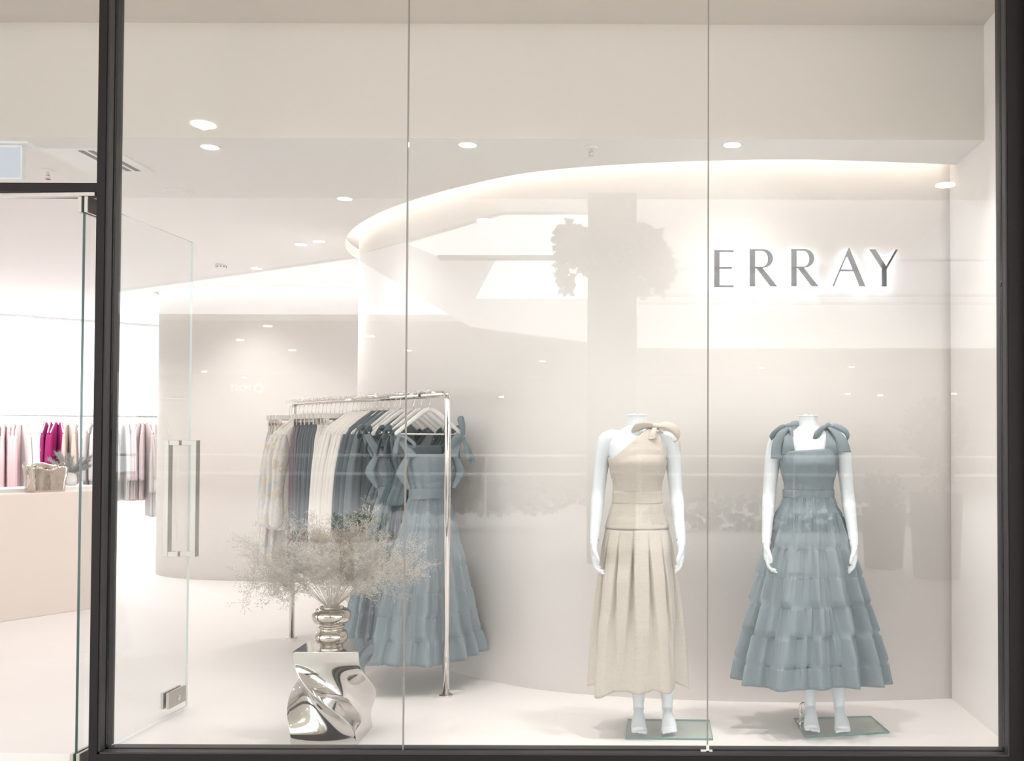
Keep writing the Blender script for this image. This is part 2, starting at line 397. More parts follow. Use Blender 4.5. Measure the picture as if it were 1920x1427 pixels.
for a, b in zip(xs, xs[1:]):
    g = wbox('glass_pane', [(a + 0.003, b - 0.003, GY, GY + 0.012, 0.062, 3.50)], M['glass'])
for s in (s1, s2):
    sl = wbox('silicone_joint', [(s - 0.0026, s + 0.0026, GY - 0.001, GY + 0.013, 0.062, 3.50)], M['seal'])
# clear patch at the joint foot
bm = NB(); box(bm, s2 - 0.03, s2 + 0.02, -0.022, -0.006, 0.069, 0.073); box(bm, s2 - 0.006, s2 + 0.006, -0.022, -0.004, 0.069, 0.095); obj('joint_clip', bm, M['white_trim'], win)
# transom over the door
wt = empty('window_2', (0, GY, 0)); setp(wt, kind='structure')
wbox('transom_bar', [(-6.0, XL0, 4.145, 4.262, 2.458, 2.497)], M['bronze'], wt)
wbox('glass_pane', [(-6.0, XL0, GY, GY + 0.012, 2.497, 3.50)], M['glass'], wt)
wbox('frame_post', [(-6.1, -6.0, 4.145, 4.262, 0, 3.6)], M['bronze'], wt)
bm = NB(); box(bm, -9.6, -6.1, 4.15, 4.27, 0, 4.3); box(bm, -6.1, 2.0, 4.15, 4.27, 3.56, 4.3)
setp(obj('wall_front', bm, M['plaster']), kind='structure')
bm = NB(); box(bm, XJ + 0.075, 3.4, 4.10, 4.26, 0, 4.3)
setp(obj('wall_cladding', bm, M['clad']), kind='structure')

door = empty('door_1', (-2.392, 4.155, 0), radians(0)); setp(door, kind='structure')
DL = 0.905
farx = atY(355, 890, 4.155 + DL).x - (-2.392)
door.rotation_euler = (0, 0, -math.atan2(farx, DL))
bm = NB(); box(bm, -0.006, 0.006, 0, DL, 0.016, 2.428)
for f in bm.faces:
    if abs(f.calc_center_median().x) < 0.001: f.material_index = 1 if f.calc_center_median().y < 0.001 else 2
obj('glass_leaf', bm, [M['door_glass'], M['glass_edge'], M['soft_edge']], door)
def hpatch(name, y0, y1, z0, z1, th=0.016, label=None):
    bm = NB(); box(bm, -0.006 - th, -0.0062, y0, y1, z0, z1); box(bm, 0.0062, 0.006 + th, y0, y1, z0, z1)
    o = obj(name, bm, M['satin'], door, bevel=0.002); return o
hpatch('bottom_hinge_patch', -0.012, 0.16, 0.006, 0.062)
hpatch('top_hinge_patch', -0.012, 0.16, 2.37, 2.44)
lp = hpatch('lock_patch', DL - 0.21, DL - 0.045, 0.055, 0.135)
bm = NB(); tube(bm, [(0.020, DL - 0.125, 0.092), (0.030, DL - 0.125, 0.092)], 0.012, 16); tube(bm, [(0.03, DL - 0.125, 0.092), (0.033, DL - 0.125, 0.092)], 0.006, 8)
obj('lock_cylinder', bm, M['chrome'], lp, smooth=False)
hy = DL - 0.075; z0, z1 = 0.797, 1.392
for s in (-1, 1):
    bm = NB()
    xo = s * 0.072
    box(bm, xo - 0.013, xo + 0.013, hy - 0.02, hy + 0.02, z0, z1)
    xa, xb = sorted((s * 0.0065, s * 0.059))
    box(bm, xa, xb, hy - 0.018, hy + 0.018, z0, z0 + 0.026); box(bm, xa, xb, hy - 0.018, hy + 0.018, z1 - 0.026, z1)
    obj('pull_handle', bm, M['satin'], door, bevel=0.0015)
bm = NB(); box(bm, -0.50, -0.02, -0.04, 0.16, 0.0, 0.005); obj('floor_spring_cover', bm, M['white_trim'], door)
bm = NB(); box(bm, -3.5, 0.05, -0.01, 0.02, 2.441, 2.456); obj('head_rail', bm, M['satin'], door)

# ------------------------------------------------------------------ ceiling things
def downlight(px, py, label, power=16, r=0.043, z=CEIL, spot=True):
    p = atZ(px, py, z)
    t = empty('ceiling_light', (p.x, p.y, z)); setp(t, label, 'ceiling light', 'recessed ceiling lights in the shop')
    bm = NB(); lathe(bm, [(r + 0.007, 0.0), (r + 0.007, -0.003), (r + 0.001, -0.004), (r + 0.001, 0.0)], 32); obj('trim_ring', bm, M['white_trim'], t)
    bm = NB(); lathe(bm, [(r, -0.0005), (r, -0.0025)], 32); obj('diffuser', bm, M['led'], t)
    if spot:
        l = bpy.data.lights.new('downlight_lamp', 'SPOT'); l.energy = power; l.spot_size = radians(125); l.spot_blend = 0.6; l.shadow_soft_size = 0.05; l.color = (1, 0.945, 0.91)
        lo = bpy.data.objects.new('downlight_lamp', l); C.objects.link(lo); lo.location = (0, 0, -0.03); lo.parent = t
    return t
DLS = [(394, 275, 'recessed ceiling light nearest the entrance, just below the ceiling step'),
       (877, 271, 'recessed ceiling light right of the left glass joint, just below the ceiling step'),
       (1373, 271, 'recessed ceiling light right of the right glass joint, above the wall sign'),
       (646, 372, 'recessed ceiling light left of the left end of the lit ceiling curve'),
       (598, 452, 'recessed ceiling light, right one of the close pair left of the big lit curve'),
       (565, 458, 'recessed ceiling light, left one of the close pair left of the big lit curve'),
       (481, 503, 'small far recessed ceiling light, right one of the two above the far curved wall'),
       (433, 522, 'small far recessed ceiling light closest to the top of the far curved wall')]
for a in DLS: downlight(*a, power=2.2 if a[1] < 380 else 7)
def disc(px, py, r, name, label, cat, sl=False):
    p = atZ(px, py, CEIL)
    t = empty(name, (p.x, p.y, CEIL)); setp(t, label, cat)
    bm = NB(); lathe(bm, [(r, 0), (r, -0.006), (r * 0.9, -0.010), (0.001, -0.010)], 36); obj('flange', bm, M['white_trim'], t, smooth=False)
    return t
t = disc(334, 359, 0.085, 'ceiling_speaker', 'flat round white ceiling speaker left of the centre ceiling', 'speaker')
bm = NB(); lathe(bm, [(0.070, -0.010), (0.070, -0.013), (0.001, -0.013)], 36); obj('speaker_grille', bm, M['ceil'], t)
for px, py, lb in ((1109, 276, 'small ceiling sprinkler between the two glass joints'), (90, 319, 'small ceiling sprinkler over the entrance beside the light box')):
    t = disc(px, py, 0.034, 'ceiling_sprinkler', lb, 'sprinkler')
    bm = NB(); tube(bm, [(0, 0, -0.010), (0, 0, -0.03)], 0.008, 10); tube(bm, [(-0.010, 0, -0.022), (-0.012, 0, -0.04), (0, 0, -0.048)], 0.003, 6); tube(bm, [(0.010, 0, -0.022), (0.012, 0, -0.04), (0, 0, -0.048)], 0.003, 6)
    obj('frame_arms', bm, M['chrome'], t); bm = NB(); lathe(bm, [(0.016, -0.048), (0.016, -0.051)], 16); obj('deflector', bm, M['chrome'], t)
t = disc(415, 496, 0.05, 'smoke_detector', 'white ceiling smoke detector left of the far small lights', 'smoke detector')
bm = NB(); lathe(bm, [(0.042, -0.010), (0.040, -0.030), (0.001, -0.030)], 24); obj('detector_chamber', bm, M['white_trim'], t)
bm = NB()
for k in range(10): box(bm, 0.041 * cos(k * .628) - 0.003, 0.041 * cos(k * .628) + 0.003, 0.041 * sin(k * .628) - 0.003, 0.041 * sin(k * .628) + 0.003, -0.026, -0.014)
obj('detector_slots', bm, M['grey_slot'], t)
# slot diffuser
v = empty('ceiling_air_vent', (-2.90, 5.16, CEIL)); setp(v, 'square white ceiling air vent with grey slots behind the dark post', 'air vent')
bm = NB(); box(bm, -0.19, 0.19, -0.22, 0.22, -0.008, 0.0); obj('vent_panel', bm, M['white_trim'], v)
for k in range(3):
    bm = NB(); box(bm, 0.00 + k * 0.05, 0.030 + k * 0.05, -0.19, 0.19, -0.0092, -0.008); obj('vent_slot', bm, M['grey_slot'], v)
# illuminated sign box above the entrance
p0 = atY(42, 272, 4.62); p1 = atY(42, 336, 4.62)
ex = empty('exit_light_box', (p0.x, 4.62, 0)); setp(ex, 'pale glowing light box hanging from the ceiling at the left edge above the entrance', 'light box')
bm = NB(); box(bm, -0.42, 0.0, 0, 0.03, p1.z, p0.z); obj('box_housing', bm, M['white_trim'], ex)
bm = NB(); box(bm, -0.41, -0.010, -0.004, -0.0005, p1.z + 0.008, p0.z - 0.012); obj('lit_face', bm, M['exit'], ex)
bm = NB(); box(bm, -0.42, 0.045, -0.03, 0.06, p0.z, p0.z + 0.010); obj('mounting_plate', bm, M['white_trim'], ex)
bm = NB(); tube(bm, [(-0.2, 0.015, p0.z), (-0.2, 0.015, 3.461)], 0.008, 8); obj('drop_rod', bm, M['white_trim'], ex)

# ------------------------------------------------------------------ shop sign ERRAY
sg = empty('shop_sign', (0, 0, 0)); setp(sg, 'polished metal letters reading ERRAY with a white halo on the back wall', 'sign')
def arc(cx, cy, rx, ry, a0, a1, n=14): return [(cx + rx * cos(radians(a0 + (a1 - a0) * k / n)), cy + ry * sin(radians(a0 + (a1 - a0) * k / n))) for k in range(n + 1)]
def let_E(): return [[(0, 0), (143, 0), (143, 14), (41, 14), (41, 132), (131, 132), (131, 146), (41, 146), (41, 254), (143, 254), (143, 268), (0, 268)]], []
def let_R():
    outer = [(0, 0), (42, 0), (42, 128), (52, 128), (152, 0), (203, 0), (96, 134)] + arc(100, 201, 72, 67, -80, 90) + [(0, 268)]
    inner = [(42, 142), (90, 142)] + arc(92, 199, 42, 57, -90, 90) + [(42, 256)]
    return [outer], [inner]
def let_A():
    outer = [(0, 0), (14, 0), (59, 108), (156, 108), (199, 0), (243, 0), (126, 276), (118, 276)]
    inner = [(65, 122), (150, 122), (112, 212), (106, 212), (103, 208)]
    return [outer], [inner]
def let_Y(): return [[(91, 0), (128, 0), (128, 125), (210, 268), (193, 268), (124, 148), (47, 270), (0, 270), (91, 132)]], []
from mathutils.geometry import tessellate_polygon
def letter(fn, px0, py0, w_px):
    SC = 0.2 / 268
    outs, inns = fn()
    p = atY(px0, py0, 5.2); yc = wall_y(p.x + 0.06) - 0.045
    p = atY(px0, py0, yc)
    loops = outs + inns
    polys = [[Vector((a * SC * w_px, b * SC, 0)) for a, b in L] for L in loops]
    def build(y0, y1, mtl, name, inset=0):
        bm = NB(); flat = [v for L in polys for v in L]
        fr = [bm.verts.new((v.x, y0, v.y)) for v in flat]; bk = [bm.verts.new((v.x, y1, v.y)) for v in flat]
        for tr in tessellate_polygon(polys):
            bm.faces.new([fr[i] for i in tr]); bm.faces.new([bk[i] for i in tr])
        k = 0
        for L in polys:
            n = len(L)
            for i in range(n): bm.faces.new((fr[k + i], fr[k + (i + 1) % n], bk[k + (i + 1) % n], bk[k + i]))
            k += n
        return obj(name, bm, mtl, None)
    L = build(0, 0.012, M['chrome_sign'], 'letter'); L.parent = sg; L.location = (p.x, yc, p.z)
    B = build(0.0125, 0.016, M['halo'], 'halo_backlight'); B.parent = L
M['chrome_sign'] = mat('polished_grey_sign_metal', (0.14, 0.135, 0.135), 0.05, metal=1.0)
def crp(x, y): return 1280 + x / 3.84, 400 + y / 3.84
for fn, x, y, w in ((let_E, 226, 532, 1.0), (let_R, 481, 526, 1.0), (let_R, 781, 525, 0.98), (let_A, 1077, 525, 1.0), (let_Y, 1344, 527, 1.0)):
    letter(fn, *crp(x, y), w * 0.985)

# ------------------------------------------------------------------ cloth helpers
def cloth_tube(bm, rows, nseg=64, fold=(), seed=0, ztop=None, bottom_wave=0.0, pw=1.0):
    """rows: list of (z, half width, half depth, cx, cy, fold amplitude), already dense; fold: list of (waves, weight)"""
    rng = random.Random(seed); ph = [rng.random() * 6.28 for _ in fold]; dr = [rng.uniform(-1.2, 1.2) for _ in fold]
    grid = []
    zt, zb = rows[0][0], rows[-1][0]
    for z, hw, hd, cx, cy, amp in rows:
        ring = []; v = (zt - z) / (zt - zb)
        for k in range(nseg):
            th = 2 * pi * k / nseg
            d = sum(w * sin(n * th + p + q * v) for (n, w), p, q in zip(fold, ph, dr))
            d = d * amp
            c, s = cos(th), sin(th)
            nx, ny = c * hd, s * hw; L = sqrt(nx * nx + ny * ny) + 1e-9
            zz = z
            if bottom_wave: zz += bottom_wave * v ** 3 * sum(w * sin(n * th + p + q) for (n, w), p, q in zip(fold, ph, dr))
            if ztop: zz = ztop(c, s, v, z)
            ring.append(bm.verts.new((cx + c * hw + nx / L * d, cy + s * hd + ny / L * d, zz)))
        grid.append(ring)
    for a, b in zip(grid, grid[1:]):
        for k in range(nseg): bm.faces.new((a[k], a[(k + 1) % nseg], b[(k + 1) % nseg], b[k]))
    return grid
def dense(tab, n):
    zs = [t[0] for t in tab]; z0, z1 = max(zs), min(zs)
    return [(z0 + (z1 - z0) * i / n, *interp(tab, z0 + (z1 - z0) * i / n)) for i in range(n + 1)]
def ribbon(bm, path, widths, wdir, n=6, cols=4, curl=0.0):
    P = catmull(path, n); m = len(P); g = []
    for i, p in enumerate(P):
        u = i / (m - 1) * (len(widths) - 1); k = min(int(u), len(widths) - 2); w = widths[k] + (widths[k + 1] - widths[k]) * (u - k)
        d = Vector(wdir[0]).lerp(Vector(wdir[1]), i / (m - 1)).normalized()
        t = (P[min(i + 1, m - 1)] - P[max(i - 1, 0)]).normalized(); nrm = t.cross(d)
        g.append([bm.verts.new(p + d * w * (j / cols - 0.5) + nrm * curl * w * (0.25 - (j / cols - 0.5) ** 2) * 4 * (1 if 1 else 0)) for j in range(cols + 1)])
    for a, b in zip(g, g[1:]):
        for j in range(cols): bm.faces.new((a[j], a[j + 1], b[j + 1], b[j]))
def blob(bm, c, r, sub=2):
    g = bmesh.ops.create_icosphere(bm, subdivisions=sub, radius=1.0)
    for v in g['verts']: v.co = Vector((c[0] + v.co.x * r[0], c[1] + v.co.y * r[1], c[2] + v.co.z * r[2]))
def bow(parent, c, m, loops, tails, knot=(0.014, 0.014, 0.016)):
    """loops/tails: (list of points relative to knot, widths)"""
    bm = NB(); blob(bm, c, knot)
    o = obj('bow', bm, m, parent, smooth=True)
    for kind, items in (('bow_loop', loops), ('bow_tail', tails)):
        for pts, w, wd in items:
            if kind == 'bow_loop':
                far = max(pts, key=lambda q: q[0] ** 2 + q[2] ** 2); L_ = Vector((far[0], 0, far[2])).normalized()
                w_ = Vector((-L_.z, 0.45, L_.x)); wd = (w_, w_); n_ = len(pts); w = [q * 0.95 for q in w]
                pts = [(q[0], q[1] * 0.6 + (-0.016 if i_ < n_ / 2 else 0.012) * sin(pi * min(1, 2 * min(i_, n_ - 1 - i_) / (n_ - 1))), q[2]) for i_, q in enumerate(pts)]
            bm = NB(); ribbon(bm, [Vector(c) + Vector(p) for p in pts], w, wd, curl=0.12)
            obj(kind, bm, m, o, smooth=True, solid=0.002)
    return o

# ------------------------------------------------------------------ mannequin
def spine(bm, secs, n=28):
    """horizontal elliptical sections (z, hw, hd, cx, cy)"""
    rings = []
    for z, hw, hd, cx, cy in secs:
        rings.append([bm.verts.new((cx + cos(2 * pi * k / n) * hw, cy + sin(2 * pi * k / n) * hd, z)) for k in range(n)])
    for a, b in zip(rings, rings[1:]):
        for k in range(n): bm.faces.new((a[k], a[(k + 1) % n], b[(k + 1) % n], b[k]))
    bm.faces.new(rings[0][::-1]); bm.faces.new(rings[-1])
TORSO = [(1.520, 0.046, 0.048, 0, 0.012), (1.49, 0.046, 0.048, 0, 0.012), (1.462, 0.052, 0.052, 0, 0.012), (1.445, 0.082, 0.056, 0, 0.010), (1.430, 0.115, 0.058, 0, 0.008), (1.412, 0.140, 0.064, 0, 0.006), (1.375, 0.150, 0.075, 0, 0.002), (1.33, 0.140, 0.088, 0, -0.002),
         (1.28, 0.132, 0.100, 0, -0.008), (1.235, 0.124, 0.094, 0, -0.004), (1.18, 0.110, 0.080, 0, 0.0), (1.12, 0.106, 0.076, 0, 0.0), (1.06, 0.118, 0.079, 0, 0.0), (0.98, 0.136, 0.086, 0, 0.004), (0.90, 0.144, 0.090, 0, 0.006), (0.84, 0.138, 0.086, 0, 0.005), (0.80, 0.12, 0.075, 0, 0.003)]
def build_body(bm, side_out):
    spine(bm, TORSO)
    for s in (-1, 1):
        # shoulder, arm
        sh = Vector((s * 0.145, 0.006, 1.396)); el = Vector((s * (0.190 + side_out), 0.008, 1.125)); wr = Vector((s * (0.207 + side_out), -0.078, 0.925))
        tube(bm, catmull([(s * 0.09, 0.006, 1.412), sh, (s * 0.168, 0.010, 1.33), (s * (0.18 + side_out * .6), 0.016, 1.23), el, (s * (0.196 + side_out), -0.028, 1.05), wr, (s * (0.207 + side_out), -0.092, 0.895)], 4),
             [0.030 + 0.0 * i for i in range(1)] + [a for a in [0.034, 0.038, 0.041, 0.0425] + [0.0425, 0.042, 0.041, 0.040] + [0.039, 0.038, 0.037, 0.036] + [0.035, 0.034, 0.033, 0.033] + [0.034, 0.034, 0.033, 0.031] + [0.029, 0.027, 0.025, 0.023] + [0.021, 0.021, 0.021, 0.021]], 16)
        # palm and fingers (palm faces the thigh)
        px, py, pz = s * (0.207 + side_out), -0.092, 0.895
        tube(bm, [(px, py + 0.002, pz + 0.01), (px, py - 0.002, pz - 0.02), (px + s * 0.002, py - 0.006, pz - 0.055), (px + s * 0.001, py - 0.008, pz - 0.078)], [0.020, 0.027, 0.036, 0.034], 16, rad2=[0.017, 0.015, 0.0135, 0.011], up=(0, 1, 0))
        for j, (oy, L) in enumerate(((-0.030, 0.068), (-0.011, 0.076), (0.008, 0.070), (0.025, 0.056))):
            b = Vector((px + s * 0.001, py - 0.008 + oy, pz - 0.072 + abs(j - 1) * 0.004))
            c = 0.35 + 0.12 * j
            p1 = b + Vector((-s * 0.10 * L, -0.05 * L, -0.45 * L)); p2 = p1 + Vector((-s * 0.17 * L * (1 + c), 0, -0.26 * L)); p3 = p2 + Vector((-s * 0.20 * L, 0.0, -0.10 * L))
            tube(bm, [b + Vector((0, 0, 0.015)), b, p1, p2, p3], [0.0095, 0.0095, 0.0085, 0.0078, 0.0055], 8)
        tb = Vector((px, py - 0.030, pz - 0.018))
        tube(bm, [tb + Vector((0, 0.02, 0.01)), tb, tb + Vector((-s * 0.012, -0.012, -0.028)), tb + Vector((-s * 0.020, -0.014, -0.052)), tb + Vector((-s * 0.021, -0.010, -0.070))], [0.013, 0.0135, 0.0110, 0.0092, 0.0060], 10)
        # leg and raised-heel foot
        fx = s * 0.070
        tube(bm, catmull([(s * 0.075, 0.008, 0.86), (s * 0.078, 0.0, 0.66), (s * 0.070, -0.004, 0.46), (s * 0.068, 0.012, 0.32), (fx, 0.030, 0.13), (fx, 0.030, 0.085)], 4),
             [0.078, 0.076, 0.073, 0.069, 0.065, 0.060, 0.056, 0.052, 0.048, 0.049, 0.051, 0.052, 0.051, 0.047, 0.041, 0.034, 0.029, 0.027, 0.027, 0.028, 0.029], 18)
        tube(bm, [(fx, 0.045, 0.115), (fx, 0.050, 0.085), (fx, 0.052, 0.066)], [0.022, 0.024, 0.017], 12)
        tube(bm, [(fx, 0.045, 0.085), (fx, 0.0, 0.072), (fx + s * 0.002, -0.045, 0.048), (fx + s * 0.003, -0.082, 0.030), (fx + s * 0.003, -0.100, 0.025)], [0.026, 0.028, 0.024, 0.016, 0.011], 14, rad2=[0.022, 0.025, 0.034, 0.038, 0.035], up=(0, 0, 1))
        for j in range(5):
            ox = (j - 2) * 0.0150 * s; L = 0.034 - 0.0045 * j
            r = 0.0105 if j == 0 else 0.0075
            ox = -s * 0.030 + s * 0.0148 * j
            a = Vector((fx + s * 0.003 + ox, -0.094, 0.021)); tube(bm, [a + Vector((0, 0.01, 0.004)), a, a + Vector((0, -L * 0.6, -0.004)), a + Vector((0, -L, -0.008))], [r, r, r, r * 0.6], 8)
bm = NB(); build_body(bm, 0.0)
for v in bm.verts:
    if v.co.z < 0.95 and abs(v.co.x) < 0.172 - 0.0: v.co.x += 0.080 * sstep(0.95, 0.12, v.co.z)
PLATE = 0.010
def make_mannequin(loc, rz, label, base_pts, rod):
    t = empty('mannequin', (loc[0], loc[1], 0), rz)
    setp(t, label, 'mannequin', 'headless white mannequins')
    return t
body_me = bpy.data.meshes.new('body'); bmesh.ops.recalc_face_normals(bm, faces=bm.faces); bm.to_mesh(body_me); bm.free(); body_me.materials.append(M['mann'])
for p in body_me.polygons: p.use_smooth = True
def add_body(t):
    o = bpy.data.objects.new('body', body_me); C.objects.link(o); o.parent = t; o.location = (0, 0, PLATE - 0.004)
    r = o.modifiers.new('r', 'REMESH'); r.mode = 'VOXEL'; r.voxel_size = 0.0042; r.use_smooth_shade = True
    s = o.modifiers.new('s', 'SMOOTH'); s.factor = 0.5; s.iterations = 5
    bm = NB(); lathe(bm, [(0.001, 1.5145), (0.0465, 1.5145), (0.0475, 1.519), (0.0475, 1.523), (0.044, 1.526), (0.001, 1.527)], 32)
    for v in bm.verts: v.co.y = v.co.y * 1.03 + 0.012
    obj('neck_cap', bm, M['mann'], t, smooth=False)
    bm = NB()
    for k in range(24):
        pass
    lathe(bm, [(0.0445, 1.5262), (0.0445, 1.5275), (0.001, 1.5276)], 32)
    for v in bm.verts: v.co.y = v.co.y * 1.03 + 0.012
    obj('neck_plate', bm, M['chrome'], t)
    for s in (-1, 1):
        bm = NB(); x = s * 0.207; tube(bm, [(x, -0.0795, 0.9225), (x, -0.0803, 0.9200)], 0.0222, 24); obj('wrist_seam', bm, M['bronze_grey'], t)
def base_plate(t, corners):
    inv = t.matrix_world.inverted() if False else None
    bm = NB(); rz = t.rotation_euler[2]
    R = Matrix.Rotation(-rz, 3, 'Z'); pts = [R @ Vector((c[0] - t.location.x, c[1] - t.location.y, 0)) for c in corners]
    prism(bm, [(p.x, p.y) for p in pts], 0.0008, PLATE)
    bmesh.ops.recalc_face_normals(bm, faces=bm.faces)
    for f in bm.faces: f.material_index = 0 if abs(f.normal.z) > 0.5 else 1
    obj('glass_base_plate', bm, [M['base_glass'], M['base_edge']], t)
BX, BY = -0.012, 4.72          # beige mannequin
UX, UY = 0.826, 4.76           # blue mannequin
m1 = make_mannequin((BX, BY), radians(2), 'headless white mannequin wearing the beige linen dress', None, None); add_body(m1)
m2 = make_mannequin((UX, UY), radians(-5), 'headless white mannequin wearing the dusty blue tiered dress', None, None); add_body(m2)
base_plate(m1, [(-0.063, 4.565), (0.345, 4.555), (0.350, 4.86), (-0.055, 4.87)])
base_plate(m2, [tuple(atZ(*q, 0.01))[:2] for q in ((1510, 1380), (1668, 1372), (1633, 1342), (1488, 1346))])
bm = NB(); tube(bm, [(-0.035, 0.05, 0.01), (-0.035, 0.05, 0.10), (-0.028, 0.05, 0.105), (-0.005, 0.05, 0.105)], 0.006, 10); tube(bm, [(-0.035, 0.05, 0.010), (-0.035, 0.05, 0.016)], 0.018, 16); tube(bm, [(-0.035, 0.05, 0.05), (-0.035, 0.05, 0.066)], 0.011, 12)
obj('ankle_rod', bm, M['chrome'], m2, smooth=False)

def creases(rng, n):
    return [(2 * pi * (k + rng.uniform(-.35, .35)) / n, rng.uniform(0.03, 0.075), rng.uniform(0.010, 0.036), rng.uniform(-0.10, 0.10), rng.uniform(0, 6)) for k in range(n)]
def crease_at(CR, th, v, tier=0):
    e = 0.0
    for t0, w, dp, dr, p in CR:
        x = (th - t0 - dr * v - 0.03 * sin(tier * 2.3 + p) + pi) % (2 * pi) - pi
        w2 = w * (0.6 + 0.6 * v)
        if abs(x) < 3 * w2: e += dp * math.exp(-(x / w2) ** 2) * (0.65 + 0.35 * sin(tier * 1.7 + p))
    return min(e, 0.034)
# --- tiered dress generator (skirt part)
def tier_skirt(seams, prof, nseg=220, seed=1, amp0=0.004, amp1=0.022, folds=((9, .55), (14, .35), (5, .4)), gather=0.0045, gk=(46, 61), cx=0, cy=0, depth=0.7, rows_per=11, nfold=13):
    """seams: list of z from waist to hem; prof(z)-> half width"""
    rng = random.Random(seed); bm = NB(); ph = [rng.random() * 6.28 for _ in range(12)]
    rowsz = []
    for i in range(len(seams) - 1):
        for k in range(rows_per + (1 if i == len(seams) - 2 else 0)):
            t = k / rows_per; t = t ** 2.1
            rowsz.append((seams[i] + (seams[i + 1] - seams[i]) * t, i, t))
    grid = []; z0, z1 = seams[0], seams[-1]
    CR = creases(rng, 17)
    n0 = nfold
    for z, i, t in rowsz:
        v = (z0 - z) / (z0 - z1); hw = prof(z); ring = []
        hd = hw * (depth + 0.12 * (1 - sstep(0, 0.35, v)) * (depth > 0.6))
        a = amp0 + (amp1 - amp0) * v ** 0.9
        seam = (-0.0045 * max(0.0, 1 - t * 20) if i else 0.0) + 0.0028 * sin(min(1, t * 4) * pi / 2)
        for k in range(nseg):
            th = 2 * pi * k / nseg
            tw = th + 0.07 * sin(2 * th + ph[0]) + 0.05 * sin(5 * th + ph[1]) + 0.035 * sin(i * 2.1 + ph[2]) + 0.05 * v * sin(3 * th + ph[3])
            q_ = n0 * tw + ph[4]
            d = 0.5 * cos(q_ + 0.55 * sin(q_ + 0.6)) + 0.10 * sin(2.6 * q_ + ph[9] + 0.5 * i)
            d *= 0.95 + 0.2 * sin(3 * th + ph[10])
            g = sin(gk[0] * th + ph[5] + i * 2.1) * 0.55 + sin(gk[1] * th + ph[6] + i) * 0.55 + 0.3 * sin(gk[0] * 2.3 * th + i)
            fade = math.exp(-t * 4.0) * min(1, 0.35 + t * 14) if (i or t > 0.02) else 0.3
            fade += 0.05
            c, s = cos(th), sin(th); nx, ny = c * hd, s * hw; L = sqrt(nx * nx + ny * ny) + 1e-9
            e = d * a + seam + g * gather * fade
            zz = z + 0.010 * v * v * sin(3 * th + ph[7]) + 0.12 * d * a
            ring.append(bm.verts.new((cx + c * hw + nx / L * e, cy + s * hd + ny / L * e, zz)))
        grid.append(ring)
    for a, b in zip(grid, grid[1:]):
        for k in range(nseg): bm.faces.new((a[k], a[(k + 1) % nseg], b[(k + 1) % nseg], b[k]))
    return bm

def chest(z, extra):                      # clothed chest section
    r = interp([(t[0], *t[1:]) for t in TORSO], z); return r[0] + extra, r[1] + extra, r[3]

# --- dusty blue dress on the right mannequin
bd = empty('tiered_dress', (UX, UY, PLATE), radians(-5)); setp(bd, 'dusty blue tiered midi dress with shoulder bows worn by the right mannequin', 'dress')
seams = [1.115, 1.022, 0.868, 0.735, 0.598, 0.458, 0.325, 0.228]
seams = [z - PLATE + 0.01 for z in seams]
PB = [(1.13, .116), (1.08, .128), (1.02, .160), (0.87, .200), (0.735, .236), (0.60, .268), (0.46, .302), (0.325, .335), (0.20, .352)]
bm = tier_skirt(seams, lambda z: interp(PB, z)[0], nseg=520, seed=4, depth=0.66, amp0=0.004, amp1=0.088, gather=0.0052, gk=(71, 97), rows_per=14, nfold=13)
obj('tiered_skirt', bm, M['blue'], bd, smooth=True, solid=0.0022)
def bodice(ztopf, z0, extra, nseg=120, rows=26, wr=0.002, seed=0, gatherz=None):
    bm = NB(); rng = random.Random(seed); p = [rng.random() * 6 for _ in range(6)]; grid = []
    for i in range(rows + 1):
        v = i / rows; ring = []
        for k in range(nseg):
            th = 2 * pi * k / nseg; c, s = cos(th), sin(th)
            z = z0 + (ztopf(c, s) - z0) * v
            hw, hd, cy = chest(z, extra)
            hw = min(hw, 0.150)
            d = wr * (sin(9 * th + p[0]) + 0.7 * sin(17 * th + p[1] + 3 * v)) * 0.7 + 0.0005 * sin(40 * v + 6 * c + p[2])
            ring.append(bm.verts.new((c * (hw + d), cy + s * (hd + d), z)))
        grid.append(ring)
    for a, b in zip(grid, grid[1:]):
        for k in range(nseg): bm.faces.new((a[k], a[(k + 1) % nseg], b[(k + 1) % nseg], b[k]))
    return bm
bm = bodice(lambda c, s: 1.345 - 0.045 * sstep(0.80, 1.0, abs(c)) + 0.01 * c, 1.122, 0.010, wr=0.0022, seed=3)
obj('bodice', bm, M['blue'], bd, smooth=True, solid=0.002)
rows = [(1.152 - i * 0.005, 0.1235 - 0.004 * (i == 0), 0.0920 - 0.004 * (i == 0), 0, 0, 0.0015) for i in range(9)]
bm = NB(); cloth_tube(bm, rows, 120, ((30, .6), (47, .5)), 2); obj('waistband', bm, M['blue'], bd, smooth=True, solid=0.003)
def front_y(x, z, e=0.014):
    hw, hd, cy = chest(z, 0); q = max(0.0, 1 - (x / (hw + 0.001)) ** 2); return cy - hd * sqrt(q) - e
for s, kx in ((-1, -0.098), (1, 0.092)):
    top = (kx, -0.012, 1.452)
    bm = NB()
    ribbon(bm, [(s * 0.100, front_y(.1, 1.325, .010), 1.322), (s * 0.102, front_y(.1, 1.36, .012) - 0.005, 1.365), (s * 0.101, front_y(.1, 1.41, .012), 1.41), top], [0.072, 0.052, 0.038, 0.022], ((1, 0.25 * s, 0), (1, 0, 0)), curl=0.10, cols=8)
    ribbon(bm, [top, (s * 0.10, 0.055, 1.43), (s * 0.10, 0.085, 1.37), (s * 0.098, 0.082, 1.31)], [0.022, 0.04, 0.05, 0.06], ((1, 0, 0), (1, 0, 0)))
    obj('shoulder_strap', bm, M['blue'], bd, smooth=True, solid=0.003)
